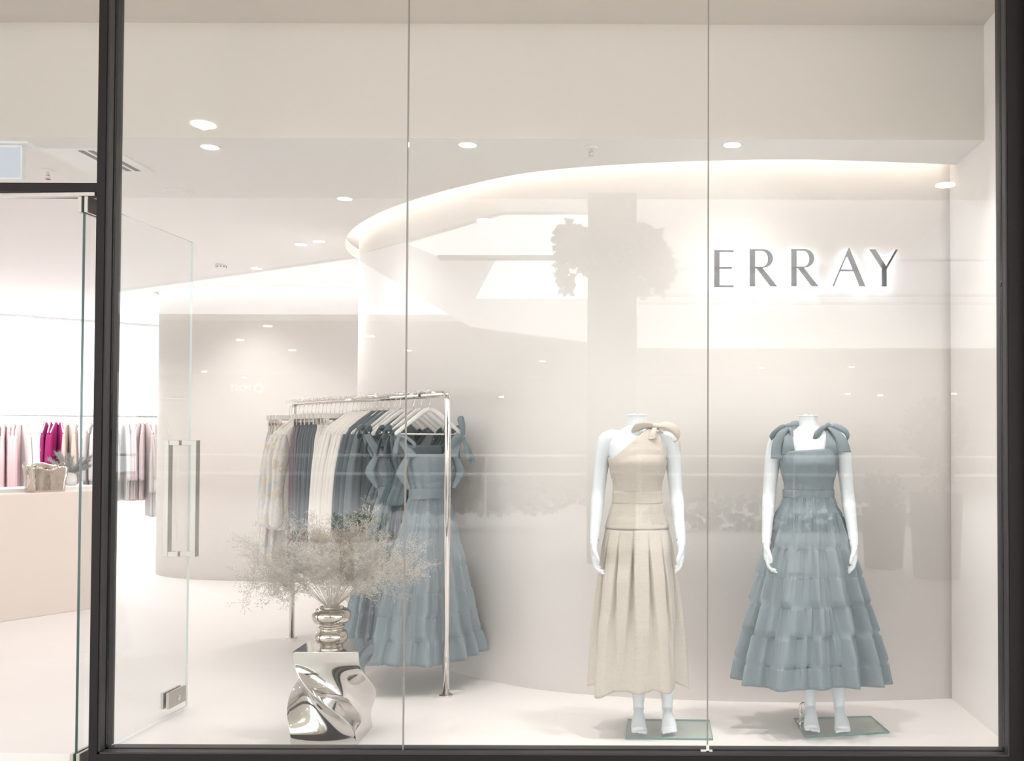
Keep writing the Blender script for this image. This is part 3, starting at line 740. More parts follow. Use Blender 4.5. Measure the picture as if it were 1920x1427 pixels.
bow(bd, (-0.098, -0.018, 1.460), M['blue'],
    [([(0, 0, 0), (-0.030, -0.012, -0.004), (-0.070, -0.015, -0.036), (-0.086, -0.01, -0.060), (-0.070, 0.01, -0.050), (-0.035, 0.01, -0.018), (0, 0, 0)], [0.018, 0.030, 0.034, 0.028, 0.034, 0.030, 0.018], ((0, 1, .25), (0, 1, .3))),
     ([(0, 0, 0), (0.020, 0.02, 0.012), (0.045, 0.04, 0.014), (0.050, 0.05, 0.006), (0.025, 0.04, 0.0), (0, 0.01, 0)], [0.018, 0.03, 0.034, 0.03, 0.018], ((0, .8, .6), (0, .8, .6)))],
    [([(0, 0, 0), (-0.030, -0.030, -0.030), (-0.052, -0.040, -0.085), (-0.057, -0.044, -0.158)], [0.020, 0.048, 0.062, 0.068], ((1, .25, 0), (1, .35, 0))),
     ([(0, 0, 0), (0.010, -0.020, -0.02), (0.016, -0.030, -0.05)], [0.02, 0.02, 0.012], ((1, .3, 0), (1, .3, 0)))])
bow(bd, (0.092, -0.018, 1.462), M['blue'],
    [([(0, 0, 0), (-0.030, -0.025, -0.012), (-0.055, -0.045, -0.045), (-0.062, -0.05, -0.078), (-0.050, -0.035, -0.062), (-0.02, -0.015, -0.02), (0, 0, 0)], [0.018, 0.030, 0.040, 0.044, 0.036, 0.028, 0.018], ((.8, .5, 0.5), (.8, .5, 0.5))),
     ([(0, 0, 0), (0.035, 0, 0.0), (0.080, 0.0, -0.024), (0.098, 0.0, -0.055), (0.088, 0.012, -0.058), (0.05, 0.015, -0.022), (0, 0, 0)], [0.018, 0.026, 0.032, 0.030, 0.032, 0.028, 0.018], ((0, 1, .2), (0, 1, .2)))],
    [([(0, 0, 0), (0.034, -0.028, -0.030), (0.062, -0.040, -0.075), (0.074, -0.046, -0.128)], [0.020, 0.046, 0.062, 0.068], ((1, .25, 0), (1, .3, 0))),
     ([(0, 0, 0), (0.022, 0.035, -0.06), (0.038, 0.040, -0.165)], [0.020, 0.035, 0.045], ((1, .2, 0), (1, .2, 0)))], knot=(0.016, 0.015, 0.018))

# --- beige linen dress on the left mannequin
ld = empty('linen_dress', (BX, BY, PLATE), radians(2)); setp(ld, 'beige linen one-shoulder midi dress with a shoulder bow worn by the left mannequin', 'dress')
def zt(c, s):
    # c: -1 image left (bare shoulder) .. +1 image right
    if c < 0.42: return 1.302 + (1.432 - 1.302) * sstep(-1.05, 0.55, c) * 1.0 + 0.012 * sstep(-1, 0.4, c)
    return 1.444 - (1.444 - 1.298) * sstep(0.62, 0.97, c)
bm = bodice(zt, 1.105, 0.009, nseg=160, rows=34, wr=0.0012, seed=8)
obj('bodice', bm, M['linen'], ld, smooth=True, solid=0.0025)
rows = dense([(1.145, 0.1160, 0.0860, 0, 0, 0.0), (1.142, 0.1195, 0.0895, 0, 0, 0.0006), (1.112, 0.1190, 0.0890, 0, 0, 0.0006), (1.085, 0.1215, 0.0890, 0, 0, 0.0006)], 10)
bm = NB(); cloth_tube(bm, rows, 120, ((7, .6), (11, .5)), 2); obj('waistband', bm, M['linen'], ld, smooth=True, solid=0.003)
rows = dense([(1.094, 0.1150, 0.0840, 0, 0, 0), (1.086, 0.1200, 0.0885, 0, 0, 0.0006), (1.04, 0.134, 0.096, 0, 0, 0.0008), (0.99, 0.148, 0.106, 0, 0, 0.0012), (0.965, 0.154, 0.110, 0, 0, 0.0012)], 16)
bm = NB(); cloth_tube(bm, rows, 120, ((5, .6), (9, .5)), 6); obj('hip_yoke', bm, M['linen'], ld, smooth=True, solid=0.003)
# inverted box pleats: saw-tooth folds opening downward
bm = NB(); grid = []; NP = 14; nseg = 330
rng = random.Random(5); jit = [rng.uniform(-0.12, 0.12) for _ in range(NP)]; jd = [rng.uniform(0.7, 1.25) for _ in range(NP)]
for i in range(61):
    v = i / 60; z = 0.968 + (0.205 - 0.968) * v
    hw = interp([(0, .153), (0.15, .176), (0.35, .200), (0.65, .222), (1, .232)], v)[0]; hd = hw * interp([(0, .72), (0.4, .76), (1, .80)], v)[0]
    ring = []
    for k in range(nseg):
        th = 2 * pi * k / nseg
        u = th / (2 * pi) * NP + 0.30; kk = int(u) % NP; f = u - int(u) + jit[kk] * v
        w = 0.05 + 0.42 * v * jd[kk]
        dist = min(abs(f - 0.5) / w, 1.0)
        dep = (0.003 + 0.032 * sstep(0.02, 0.30, v) * (1 - 0.75 * sstep(0.4, 0.95, v))) * jd[kk]
        d = -dep * (1 - sstep(0.15, 1.0, dist)) + 0.014 * v * sin(5 * th + 1.0) + 0.016 * v * v * sin(8 * th + 2.2)
        d -= 0.006 * (i == 0)
        c, s = cos(th), sin(th); nx, ny = c * hd, s * hw; L = sqrt(nx * nx + ny * ny)
        zz = z - 0.010 * v * v * sin(2 * th + 0.4) - 0.016 * v * v * d / 0.03
        ring.append(bm.verts.new((c * hw + nx / L * d, s * hd + ny / L * d, zz)))
    grid.append(ring)
for a, b in zip(grid, grid[1:]):
    for k in range(nseg): bm.faces.new((a[k], a[(k + 1) % nseg], b[(k + 1) % nseg], b[k]))
obj('pleated_skirt', bm, M['linen'], ld, smooth=True, solid=0.0025)
bow(ld, (0.086, -0.030, 1.458), M['linen'],
    [([(0, 0, 0), (-0.045, -0.015, 0.006), (-0.090, -0.02, -0.008), (-0.112, -0.02, -0.040), (-0.085, -0.03, -0.052), (-0.04, -0.02, -0.028), (0, 0, 0)], [0.020, 0.040, 0.048, 0.040, 0.045, 0.036, 0.018], ((0.1, .8, .5), (0.1, .8, .5))),
     ([(0, 0, 0), (0.045, -0.01, 0.004), (0.090, -0.01, -0.016), (0.112, -0.01, -0.048), (0.095, 0.0, -0.056), (0.045, 0.0, -0.022), (0, 0, 0)], [0.020, 0.040, 0.050, 0.044, 0.048, 0.036, 0.018], ((0, .8, .5), (0, .8, .5)))],
    [([(0, 0, 0), (-0.012, -0.030, -0.030), (-0.020, -0.040, -0.065)], [0.022, 0.030, 0.045], ((1, 0, .1), (1, 0, .1))),
     ([(0, 0.02, 0), (0.06, 0.05, -0.03), (0.100, 0.055, -0.070), (0.122, 0.055, -0.125)], [0.020, 0.035, 0.04, 0.008], ((1, .2, 0), (1, .2, 0)))], knot=(0.022, 0.018, 0.016))

# ------------------------------------------------------------------ chrome clothes rail
A = atZ(836, 1306, 0.0); B = atZ(547, 1197, 0.0)
RZ = atY(818, 738, A.y).z
A = Vector((A.x, A.y, 0)); B = Vector((B.x, B.y, 0))
dirv = (B - A).normalized(); RL = (B - A).length
rail = empty('clothes_rail', (A.x, A.y, 0), atan2(dirv.y, dirv.x)); setp(rail, 'polished chrome freestanding clothes rail holding blue, white and floral garments', 'clothes rail')
bm = NB(); rr = 0.0185
tube(bm, [(0.03, 0, RZ), (RL - 0.03, 0, RZ)], rr, 20); obj('top_bar', bm, M['chrome'], rail, smooth=True)
for x, s in ((0, 1), (RL, -1)):
    bm = NB(); tube(bm, [(x, 0, 0.012), (x, 0, RZ - 0.035), (x + s * 0.004, 0, RZ - 0.014), (x + s * 0.014, 0, RZ - 0.004), (x + s * 0.032, 0, RZ)], rr, 20); obj('upright', bm, M['chrome'], rail, smooth=True)
    bm = NB(); lathe(bm, [(0.038, 0), (0.038, 0.010), (0.034, 0.013), (0.020, 0.014)], 28, (x, 0, 0)); obj('foot_flange', bm, M['chrome'], rail)
perp = Vector((-dirv.y, dirv.x, 0)); perp = -perp if perp.x < 0 else perp      # across the rail, to the right in view
ANG = atan2(perp.y, perp.x)
def rail_t(px):
    r = ray(px, 745)
    # A + d*t on ray direction in plan
    den = dirv.x * r.y - dirv.y * r.x
    return -(A.x * r.y - A.y * r.x) / den

# hangers (local: x across rail, y along rail, z = 0 at the rail axis)
def hook(bm, zb):
    pts = [(0, 0, zb)] + [(0, 0, -0.050)] + [(0.0245 * cos(radians(a)), 0, 0.004 + 0.0245 * sin(radians(a))) for a in (-75, -40, 0, 40, 80, 120, 160, 190)]
    tube(bm, pts, 0.0019, 6)
def proto_hanger():
    h = empty('coat_hanger'); bm = NB(); hook(bm, -0.085); obj('hook', bm, M['chrome'], h, smooth=True)
    bm = NB(); pts = []
    for s in (-1, 1):
        tube(bm, catmull([(0, 0, -0.082), (s * 0.035, 0, -0.095), (s * 0.10, 0.0, -0.142), (s * 0.17, 0, -0.198), (s * 0.200, 0, -0.228)], 4), [0.013] * 8 + [0.012] * 4 + [0.012, 0.013, 0.014, 0.013, 0.008], 10, rad2=[0.006] * 17)
    obj('shoulder_arms', bm, M['white'], h, smooth=True)
    bm = NB(); tube(bm, [(-0.185, 0, -0.222), (0.185, 0, -0.222)], 0.0045, 8); obj('trouser_bar', bm, M['white'], h, smooth=True)
    return h
def proto_clip():
    h = empty('clip_hanger'); bm = NB(); hook(bm, -0.085); obj('hook', bm, M['chrome'], h, smooth=True)
    bm = NB(); box(bm, -0.165, 0.165, -0.005, 0.005, -0.120, -0.085); obj('bar', bm, M['white'], h, bevel=0.003)
    for s in (-1, 1):
        bm = NB(); box(bm, s * 0.135 - 0.014, s * 0.135 + 0.014, -0.008, 0.008, -0.158, -0.118); box(bm, s * 0.135 - 0.010, s * 0.135 + 0.010, -0.012, 0.012, -0.150, -0.130); obj('clip', bm, M['chrome'], h)
    return h
# garments
def proto_blouse(name, m, length=0.80, hem=0.22, sleeve=0.62, seed=0, puff=0.0, hw=0.205, nseg=72, fold=0.010, lean=0.0):
    zt_ = -0.078
    tab = [(zt_, 0.030, 0.014, 0, 0, 0), (zt_ - 0.02, 0.060, 0.022, 0, 0, 0.002), (-0.140, 0.120, 0.027, 0, 0, 0.003), (-0.190, 0.178, 0.032, 0, 0, 0.004), (-0.235, hw, 0.034, 0, 0, 0.005), (-0.30, hw + 0.0, 0.036, 0, 0, fold * 0.7), (-0.50, hw, 0.036, 0, 0, fold), (-length, hem, 0.038, -lean, 0, fold * 1.4)]
    bm = NB(); cloth_tube(bm, dense(tab, 34), nseg, ((6, .5), (10, .5), (17, .25)), seed, bottom_wave=0.004)
    o = obj(name, bm, m, None, smooth=True, solid=0.002)
    for s in (-1, 1):
        bm = NB(); rng = random.Random(seed * 3 + s)
        p0 = Vector((s * (hw - 0.022), 0.0, -0.222)); end = Vector((s * (hw + 0.030), -0.008, -0.222 - sleeve))
        rows = []
        for i in range(25):
            v = i / 24; r = 0.026 + 0.022 * sin(min(1, v * 2.2) * pi / 2) + puff * math.exp(-((v - 0.22) / 0.18) ** 2) + puff * 0.5 * math.exp(-((v - 0.85) / 0.12) ** 2)
            if v > 0.96: r *= 0.75
            c = p0.lerp(end, v); c.x += s * 0.012 * sin(v * pi)
            rows.append((c.z, r, r * 0.62, c.x, c.y, 0.005 + puff * 0.06))
        cloth_tube(bm, rows, 32, ((3, .5), (5, .5), (8, .3)), seed + s)
        obj('sleeve', bm, m, o, smooth=True, solid=0.002)
    if True:
        bm = NB(); tube(bm, [(0.036 * cos(a * pi / 8), 0.016 * sin(a * pi / 8), zt_ - 0.006) for a in range(17)], 0.005, 6, cap=False); obj('neckband', bm, m, o, smooth=True)
    return o
def proto_bottoms(name, m, length, hem, seed, waist=0.145, fold=0.010, nseg=84, folds=((9, .5), (15, .5), (4, .3)), d1=0.05, trouser=False):
    tab = [(-0.142, waist, 0.012, 0, 0, 0.001), (-0.175, waist + 0.002, 0.016, 0, 0, 0.002), (-0.25, waist + 0.018, 0.028, 0, 0, fold * .6), (-0.5, (waist + hem) / 2 + 0.01, 0.04, 0, 0, fold), (-length, hem, d1, 0, 0, fold * 1.5)]
    bm = NB(); cloth_tube(bm, dense(tab, 36), nseg, folds, seed, bottom_wave=0.004)
    o = obj(name, bm, m, None, smooth=True, solid=0.002)
    bm = NB(); rows = [(-0.140 - 0.006 * i, waist + 0.002, 0.0150, 0, 0, 0.0005) for i in range(7)]; cloth_tube(bm, rows, nseg, ((9, 1),), seed); obj('waistband', bm, m, o, smooth=True, solid=0.002)
    return o
def proto_tie_top(m, seed, name='tie_shoulder_top'):
    rng = random.Random(seed)
    tab = [(-0.285, 0.165, 0.034, 0, 0, 0.004), (-0.36, 0.160, 0.045, 0, 0, 0.010), (-0.43, 0.135, 0.045, 0, 0, 0.012), (-0.47, 0.142, 0.05, 0, 0, 0.014), (-0.62, 0.19, 0.055, 0, 0, 0.018)]
    bm = NB(); cloth_tube(bm, dense(tab, 28), 84, ((8, .5), (13, .5), (21, .25)), seed, bottom_wave=0.006)
    o = obj(name, bm, m, None, smooth=True, solid=0.002)
    for s in (-1, 1):
        bm = NB(); ribbon(bm, [(s * 0.135, -0.035, -0.295), (s * 0.165, -0.022, -0.255), (s * 0.182, -0.006, -0.222), (s * 0.178, 0.018, -0.235), (s * 0.14, 0.03, -0.295)], [0.06, 0.035, 0.022, 0.03, 0.06], ((1, 0, 0), (1, 0, 0)), curl=0.1); obj('strap', bm, m, o, smooth=True, solid=0.002)
        j = rng.uniform(0.85, 1.15)
        bow(o, (s * 0.186, -0.006, -0.216), m,
            [([(0, 0, 0), (s * 0.03 * j, -0.02, 0.03), (s * 0.055 * j, -0.03, 0.02), (s * 0.05 * j, -0.03, -0.02), (0, 0, 0)], [0.02, 0.036, 0.042, 0.036, 0.02], ((0.2, 1, .3), (0.2, 1, .3))),
             ([(0, 0, 0), (-s * 0.03, -0.025, 0.02), (-s * 0.06 * j, -0.035, -0.005), (-s * 0.045, -0.03, -0.03), (0, 0, 0)], [0.02, 0.034, 0.04, 0.034, 0.02], ((0.2, 1, .3), (0.2, 1, .3)))],
            [([(0, 0, 0), (s * 0.008, -0.028, -0.05), (-s * 0.006, -0.036, -0.15 * j)], [0.02, 0.036, 0.04], ((1, .3, 0), (1, .3, 0))),
             ([(0, 0, 0), (s * 0.035, -0.012, -0.05), (s * 0.052, -0.015, -0.13 * j)], [0.02, 0.030, 0.036], ((.8, .6, 0), (.8, .6, 0)))])
    return o
def proto_tier_dress(m, seed):
    """hanging tiered dress, z = 0 at the rail axis"""
    o = empty('tiered_dress')
    zw = -0.555; zh = -(RZ - 0.175)
    n = 6; seams_ = [zw - 0.02] + [zw - 0.02 + (zh - zw + 0.02) * k / 6.0 * (0.93 if k < 6 else 1.0) for k in range(1, 7)]
    seams_ = [zw - 0.02 + (zh - zw + 0.02) * q for q in (0, .155, .30, .44, .58, .72, .86, 1.0)]
    prof = [(zw, .112), (zw - 0.12, .140), (zw - 0.4, .205), (zw - 0.7, .262), (zh, .318)]
    obj('tiered_skirt', tier_skirt(seams_, lambda z: interp(prof, z)[0], seed=seed, depth=0.50, nseg=420, amp1=0.076, gather=0.0056, gk=(61, 83), rows_per=12, nfold=11), m, o, smooth=True, solid=0.002)
    tab = [(-0.335, 0.130, 0.035, 0, 0, 0.003), (-0.38, 0.150, 0.05, 0, 0, 0.006), (-0.46, 0.130, 0.055, 0, 0, 0.008), (zw + 0.01, 0.112, 0.055, 0, 0, 0.008)]
    bm = NB(); cloth_tube(bm, dense(tab, 24), 96, ((8, .5), (12, .5), (19, .25)), seed); obj('bodice', bm, m, o, smooth=True, solid=0.002)
    bm = NB(); cloth_tube(bm, [(zw + 0.030 - i * 0.0075, 0.118, 0.062, 0, 0, 0.001) for i in range(9)], 96, ((5, .6), (9, .5)), 3); obj('belt', bm, m, o, smooth=True, solid=0.004)
    for s in (-1, 1):
        bm = NB(); ribbon(bm, [(s * 0.118, -0.045, -0.350), (s * 0.140, -0.036, -0.31), (s * 0.168, -0.02, -0.265), (s * 0.186, 0, -0.222), (s * 0.176, 0.025, -0.26), (s * 0.12, 0.045, -0.35)], [0.065, 0.050, 0.042, 0.030, 0.042, 0.06], ((1, 0, -.15 * s), (1, 0, -.15 * s)), curl=0.1); obj('shoulder_strap', bm, m, o, smooth=True, solid=0.002)
        # loose side flare under the arm
        bm = NB(); ribbon(bm, [(s * 0.135, -0.03, -0.34), (s * 0.165, -0.03, -0.40), (s * 0.172, -0.025, -0.45), (s * 0.130, -0.03, -0.53)], [0.03, 0.05, 0.055, 0.02], ((.7, -.5, 0), (.7, -.5, 0)), curl=0.15); obj('side_ruffle', bm, m, o, smooth=True, solid=0.002)
    return o
ORD = ['first', 'second', 'third', 'fourth', 'fifth', 'sixth', 'seventh', 'eighth', 'ninth', 'tenth', 'eleventh', 'twelfth', 'thirteenth', 'fourteenth']
def put(o, px, tilt=0.0, dz=0.0):
    t = rail_t(px); p = A + dirv * t
    o.location = (p.x, p.y, RZ + dz); o.rotation_euler = (0, 0, ANG + tilt)
HG, CG = None, None
def hang(kind, px, tilt, held):
    global HG, CG
    if kind == 'coat':
        if HG is None: HG = proto_hanger(); h = HG
        else: h = copy_tree(HG)
        setp(h, 'white coat hanger holding the ' + held, 'hanger', 'white coat hangers on the chrome rail')
    else:
        if CG is None: CG = proto_clip(); h = CG
        else: h = copy_tree(CG)
        setp(h, 'white clip hanger holding the ' + held, 'clip hanger', 'clip hangers on the chrome rail')
    put(h, px, tilt, 0.0)
R_ = random.Random(11)
# nearest dress with a big bow
d1 = proto_tier_dress(M['blue'], 21); put(d1, 806, -0.12); setp(d1, 'dusty blue tiered dress with a belt at the near end of the chrome rail', 'dress', 'tiered dresses on the chrome rail')
bow(d1, (0.196, -0.012, -0.245), M['blue'],
    [([(0, 0, 0), (-0.012, 0, 0.05), (-0.022, 0, 0.105), (-0.006, 0, 0.125), (0.006, 0, 0.08), (0.006, 0, 0.02)], [0.018, 0.020, 0.030, 0.022, 0.030, 0.018], ((0.6, 0.9, 0), (0.6, 0.9, 0))),
     ([(0, 0, 0), (-0.035, -0.03, 0.010), (-0.072, -0.05, -0.018), (-0.075, -0.05, -0.050), (-0.04, -0.03, -0.035), (0, 0, 0)], [0.022, 0.05, 0.065, 0.06, 0.045, 0.02], ((0.2, .5, .8), (0.2, .5, .8)))],
    [([(0, 0, 0), (0.015, -0.015, -0.04), (0.022, -0.018, -0.085), (0.030, -0.018, -0.125)], [0.018, 0.032, 0.036, 0.036], ((1, .2, 0), (1, .2, 0))),
     ([(0, 0, 0), (0.030, 0.0, -0.05), (0.050, 0.0, -0.10), (0.066, 0.0, -0.142)], [0.018, 0.028, 0.032, 0.032], ((1, 0, .2), (1, 0, .2)))], knot=(0.018, 0.016, 0.018))
bow(d1, (-0.182, -0.012, -0.232), M['blue'],
    [([(0, 0, 0), (0.03, -0.02, -0.01), (0.075, -0.03, -0.045), (0.082, -0.03, -0.062), (0.04, -0.02, -0.05), (0, 0, 0)], [0.016, 0.02, 0.028, 0.022, 0.02, 0.015], ((0.2, .5, .8), (0.2, .5, .8)))],
    [([(0, 0, 0), (-0.02, -0.015, -0.04), (-0.030, -0.018, -0.10)], [0.018, 0.030, 0.034], ((1, .2, 0), (1, .2, 0)))])
hang('coat', 806, -0.12, 'nearest blue tiered dress')
d2 = proto_tier_dress(M['blue'], 33); put(d2, 762, -0.20); setp(d2, 'dusty blue tiered dress half hidden behind the nearest dress on the chrome rail', 'dress', 'tiered dresses on the chrome rail'); hang('coat', 762, -0.20, 'half hidden blue tiered dress'); d2.location = d2.location - perp * 0.045
tops = [(790, M['blue_d'], 'slate blue tie-shoulder top directly behind the nearest tiered dress'), (776, M['blue_dd'], 'dark teal tie-shoulder top between the two tiered dresses'), (750, M['blue_d'], 'slate blue tie-shoulder top just behind the second tiered dress'), (740, M['blue_dd'], 'dark teal tie-shoulder top next to the blue blouses')]
for i, (px, m, lb) in enumerate(tops):
    o = proto_tie_top(m, 40 + i); tl = R_.uniform(-.06, .06); put(o, px, tl); setp(o, lb, 'top', 'tie-shoulder tops on the chrome rail'); hang('coat', px, tl, lb)
def series(build, pxs, lab, cat, group, kind, variants=2):
    protos = []
    for i, px in enumerate(pxs):
        if i < variants: o = build(i); protos.append(o)
        else: o = copy_tree(protos[i % variants])
        tl = R_.uniform(-.05, .05); put(o, px, tl); lb = lab % ORD[i]; setp(o, lb, cat, group); hang(kind, px, tl, ORD[i] + ' ' + lb.split(' clipped')[0].split(' on the')[0].split(' at the')[0] + ', ' + lb.split(', ')[1].replace(ORD[i], 'counted'))
series(lambda i: proto_blouse('blue_blouse', M['slate'] if i != 1 else M['blue_d'], 0.80, 0.245, 0.60, 60 + i), (729, 718, 706), 'blue-grey long-sleeved blouse on the chrome rail, %s from the front', 'blouse', 'blue blouses on the chrome rail', 'coat', 3)
series(lambda i: proto_blouse('ivory_dress', M['ivory'], 1.12, 0.245, 0.62, 70 + i, lean=0.06), (697, 690, 683, 676, 669, 662), 'long ivory dress on the chrome rail, %s from the blue blouses', 'dress', 'ivory dresses on the chrome rail', 'coat', 3)
series(lambda i: proto_bottoms('ivory_trousers', M['ivory'], 1.14, 0.20, 80 + i), (650, 643, 637), 'ivory wide trousers clipped to the chrome rail, %s from the ivory dresses', 'trousers', 'ivory trousers on the chrome rail', 'clip', 2)
series(lambda i: proto_bottoms('pleated_skirt', M['slate'], 1.12, 0.19, 90 + i, folds=((14, .6), (22, .4), (5, .3))), (628, 620, 612, 605), 'blue-grey pleated skirt clipped to the chrome rail, %s from the ivory trousers', 'skirt', 'blue-grey pleated skirts on the chrome rail', 'clip', 2)
series(lambda i: proto_bottoms('plum_trousers', M['plum'], 1.14, 0.18, 97 + i), (597, 592), 'plum-grey trousers clipped to the chrome rail, %s from the blue-grey skirts', 'trousers', 'plum trousers on the chrome rail', 'clip', 2)
series(lambda i: proto_blouse('floral_blouse', M['floral'], 0.86, 0.235, 0.62, 110 + i, puff=0.022), (585, 577, 569), 'cream floral puff-sleeved blouse on the chrome rail, %s from the plum trousers', 'blouse', 'floral blouses on the chrome rail', 'coat', 3)
series(lambda i: proto_bottoms('floral_skirt', M['floral'], 1.12, 0.235, 120 + i, folds=((11, .6), (17, .4), (4, .3)), fold=0.013), (561, 555, 549, 543), 'long cream floral skirt at the far rail end, %s from the floral blouses', 'skirt', 'floral skirts on the chrome rail', 'clip', 2)

# ------------------------------------------------------------------ twisted chrome side table
S = 0.150
ta = atZ(547, 1222, 0.43); tb_ = atZ(667, 1222, 0.43)
tcx, tcy = (ta.x + tb_.x) / 2 + 0.0, ta.y + 0.150
tbl = empty('side_table', (tcx, tcy, 0), radians(2)); setp(tbl, 'twisted polished silver side table on the floor behind the glass', 'side table')
bm = NB(); rows = 90; per = 22; grid = []
TH = 0.43
for i in range(rows + 1):
    v = i / rows; z = TH * (1 - v)
    a = radians(90) * sstep(0.10, 0.90, v)
    pinch = 1 - 0.06 * sin(pi * v) ** 2
    bul = 0.018 * sin(2 * pi * v)
    ring = []
    for e in range(4):
        for k in range(per):
            t = k / per; c0 = [(-1, -1), (1, -1), (1, 1), (-1, 1)][e]; c1 = [(1, -1), (1, 1), (-1, 1), (-1, -1)][e]
            x = c0[0] + (c1[0] - c0[0]) * t; y = c0[1] + (c1[1] - c0[1]) * t
            # hollow the faces where the twist is steep
            hollow = 1 - 0.12 * sin(pi * t) * sin(pi * v) ** 2 * (1 + 0.3 * sin(pi * t))
            rr_ = S * pinch * hollow
            xx, yy = x * rr_, y * rr_
            ring.append(bm.verts.new((xx * cos(a) - yy * sin(a) + bul * 0.5, xx * sin(a) + yy * cos(a), z)))
    grid.append(ring)
n = per * 4
for p, q in zip(grid, grid[1:]):
    for k in range(n): bm.faces.new((p[k], p[(k + 1) % n], q[(k + 1) % n], q[k]))
tf = bm.faces.new(grid[0]); bf = bm.faces.new(grid[-1][::-1])
o = obj('table_body', bm, M['chrome_table'], tbl, smooth=True)
for p in o.data.polygons:
    if len(p.vertices) > 4: p.use_smooth = False
md = o.modifiers.new('b', 'BEVEL'); md.width = 0.005; md.segments = 3; md.limit_method = 'ANGLE'; md.angle_limit = radians(50)

# ------------------------------------------------------------------ chrome vase and dried flowers
VX, VY = atY(621, 1217, tcy - 0.03).x, tcy - 0.03
vase = empty('vase', (VX, VY, TH)); setp(vase, 'chrome vase of stacked rounded rings standing on the twisted side table', 'vase')
k = 1820 / VY; u = 1 / k
ctl = [(20, 0), (21, 2), (22, 6), (27, 9), (30, 15), (30, 22), (27, 28), (22, 31), (21.5, 34), (24, 36), (24.5, 38.5), (21.5, 41), (23, 43), (30, 45), (34, 50), (35.5, 57), (34, 64), (29, 69), (23, 71), (21.5, 74)]
prof = [(p.x * u, p.y * u) for p in catmull([(a, b, 0) for a, b in ctl], 4)]
prof += [(prof[-1][0] - 0.004, prof[-1][1]), (prof[-1][0] - 0.006, prof[-1][1] - 0.03), (0.004, prof[-1][1] - 0.035)]
bm = NB(); lathe(bm, prof, 56); obj('vase_body', bm, M['vase_metal'], vase, smooth=True)
VT = 74 * u
bq = empty('dried_flower_bouquet', (VX, VY, TH + VT - 0.03)); setp(bq, 'wide bouquet of dried grey-beige sea lavender in the chrome vase', 'dried flowers')
R2 = random.Random(77)
def seg(bm, a, b, r0, r1):
    d = (b - a)
    if d.length < 1e-6: return
    d.normalize(); q = Vector((0, 0, 1)) if abs(d.z) < 0.9 else Vector((1, 0, 0)); u_ = d.cross(q).normalized(); v_ = d.cross(u_)
    A_ = [bm.verts.new(a + (u_ * cos(t) + v_ * sin(t)) * r0) for t in (0, 2.094, 4.189)]
    B_ = [bm.verts.new(b + (u_ * cos(t) + v_ * sin(t)) * r1) for t in (0, 2.094, 4.189)]
    for i in range(3): bm.faces.new((A_[i], A_[(i + 1) % 3], B_[(i + 1) % 3], B_[i]))
def twig(bm, p, d, L, r, lvl):
    n = 4 if lvl < 2 else 3; q = p.copy(); dd = d.copy()
    for i in range(n):
        dd = (dd + Vector((R2.uniform(-1, 1), R2.uniform(-1, 1), R2.uniform(-1, 1))) * (0.12 if lvl == 0 else 0.32) + Vector((0, 0, -0.05 if lvl == 0 else 0.05))).normalized()
        e = q + dd * L / n; seg(bm, q, e, r, r * 0.82); r *= 0.82
        if lvl == 0: nb = 1 if i == 0 else 3
        elif lvl == 1: nb = 2
        elif lvl == 2: nb = 1
        else: nb = 0
        for _ in range(nb):
            w = (dd * 0.75 + Vector((R2.gauss(0, 1), R2.gauss(0, 1), R2.gauss(0, 1))).normalized() * 0.75).normalized()
            twig(bm, q.lerp(e, R2.random()), w, L * (0.42 if lvl == 0 else 0.50), r * 0.8, lvl + 1)
        if lvl >= 2:
            f = e + dd * 0.002; seg(bm, e, f + Vector((R2.uniform(-1, 1), R2.uniform(-1, 1), R2.uniform(-1, 1))) * 0.0035, 0.0017, 0.0008)
        q = e
NS = 44
for i in range(NS):
    az = 2 * pi * (i + R2.random() * 0.6) / NS; el = R2.uniform(0.22, 1.45)
    d = Vector((cos(az) * cos(el) * 1.35, sin(az) * cos(el) * 0.75, sin(el) * 0.9 + 0.08)).normalized()
    reach = 0.405 * (0.84 + 0.16 * abs(d.x)) * R2.uniform(0.75, 1.05)
    if d.y < -0.1: reach *= 0.8
    bm = NB(); p = Vector((cos(az) * 0.016, sin(az) * 0.016, 0.0)); q = Vector((d.x * 0.03, d.y * 0.02, 0.035)); seg(bm, p, q, 0.0018, 0.0017)
    d2_ = Vector((d.x * 0.8, d.y, d.z + 0.35)).normalized()
    mid = q + d2_ * reach * 0.42; seg(bm, q, mid, 0.0017, 0.0014)
    twig(bm, mid, d, reach * 0.66, 0.0015, 0)
    obj('stem', bm, M['sprig'], bq, norm=False)

# ------------------------------------------------------------------ counter with its things
c0 = atZ(-60, 1176, 0); c1 = atZ(142, 1146, 0)
cd = (c1 - c0).normalized(); cn = Vector((-cd.y, cd.x, 0)); cn = cn if cn.y > 0 else -cn
E = c0 + cd * ((c1 - c0).length + 0.34)
bm = NB(); P = [c0 - cd * 1.2, E, E + cn * 0.62, c0 - cd * 1.2 + cn * 0.62]
prism(bm, [(p.x, p.y) for p in P], 0, 0.972)
ct = obj('service_counter', bm, M['counter'], None, bevel=0.012); setp(ct, 'plain beige plastered service counter on the floor at the left edge', 'counter')
bm = NB(); P = [c0 - cd * 1.2 + cn * 0.22, E + cn * 0.22, E + cn * 0.60, c0 - cd * 1.2 + cn * 0.60]
prism(bm, [(p.x, p.y) for p in P], 0.972, 0.998); o = obj('raised_shelf', bm, M['white_trim'], ct)
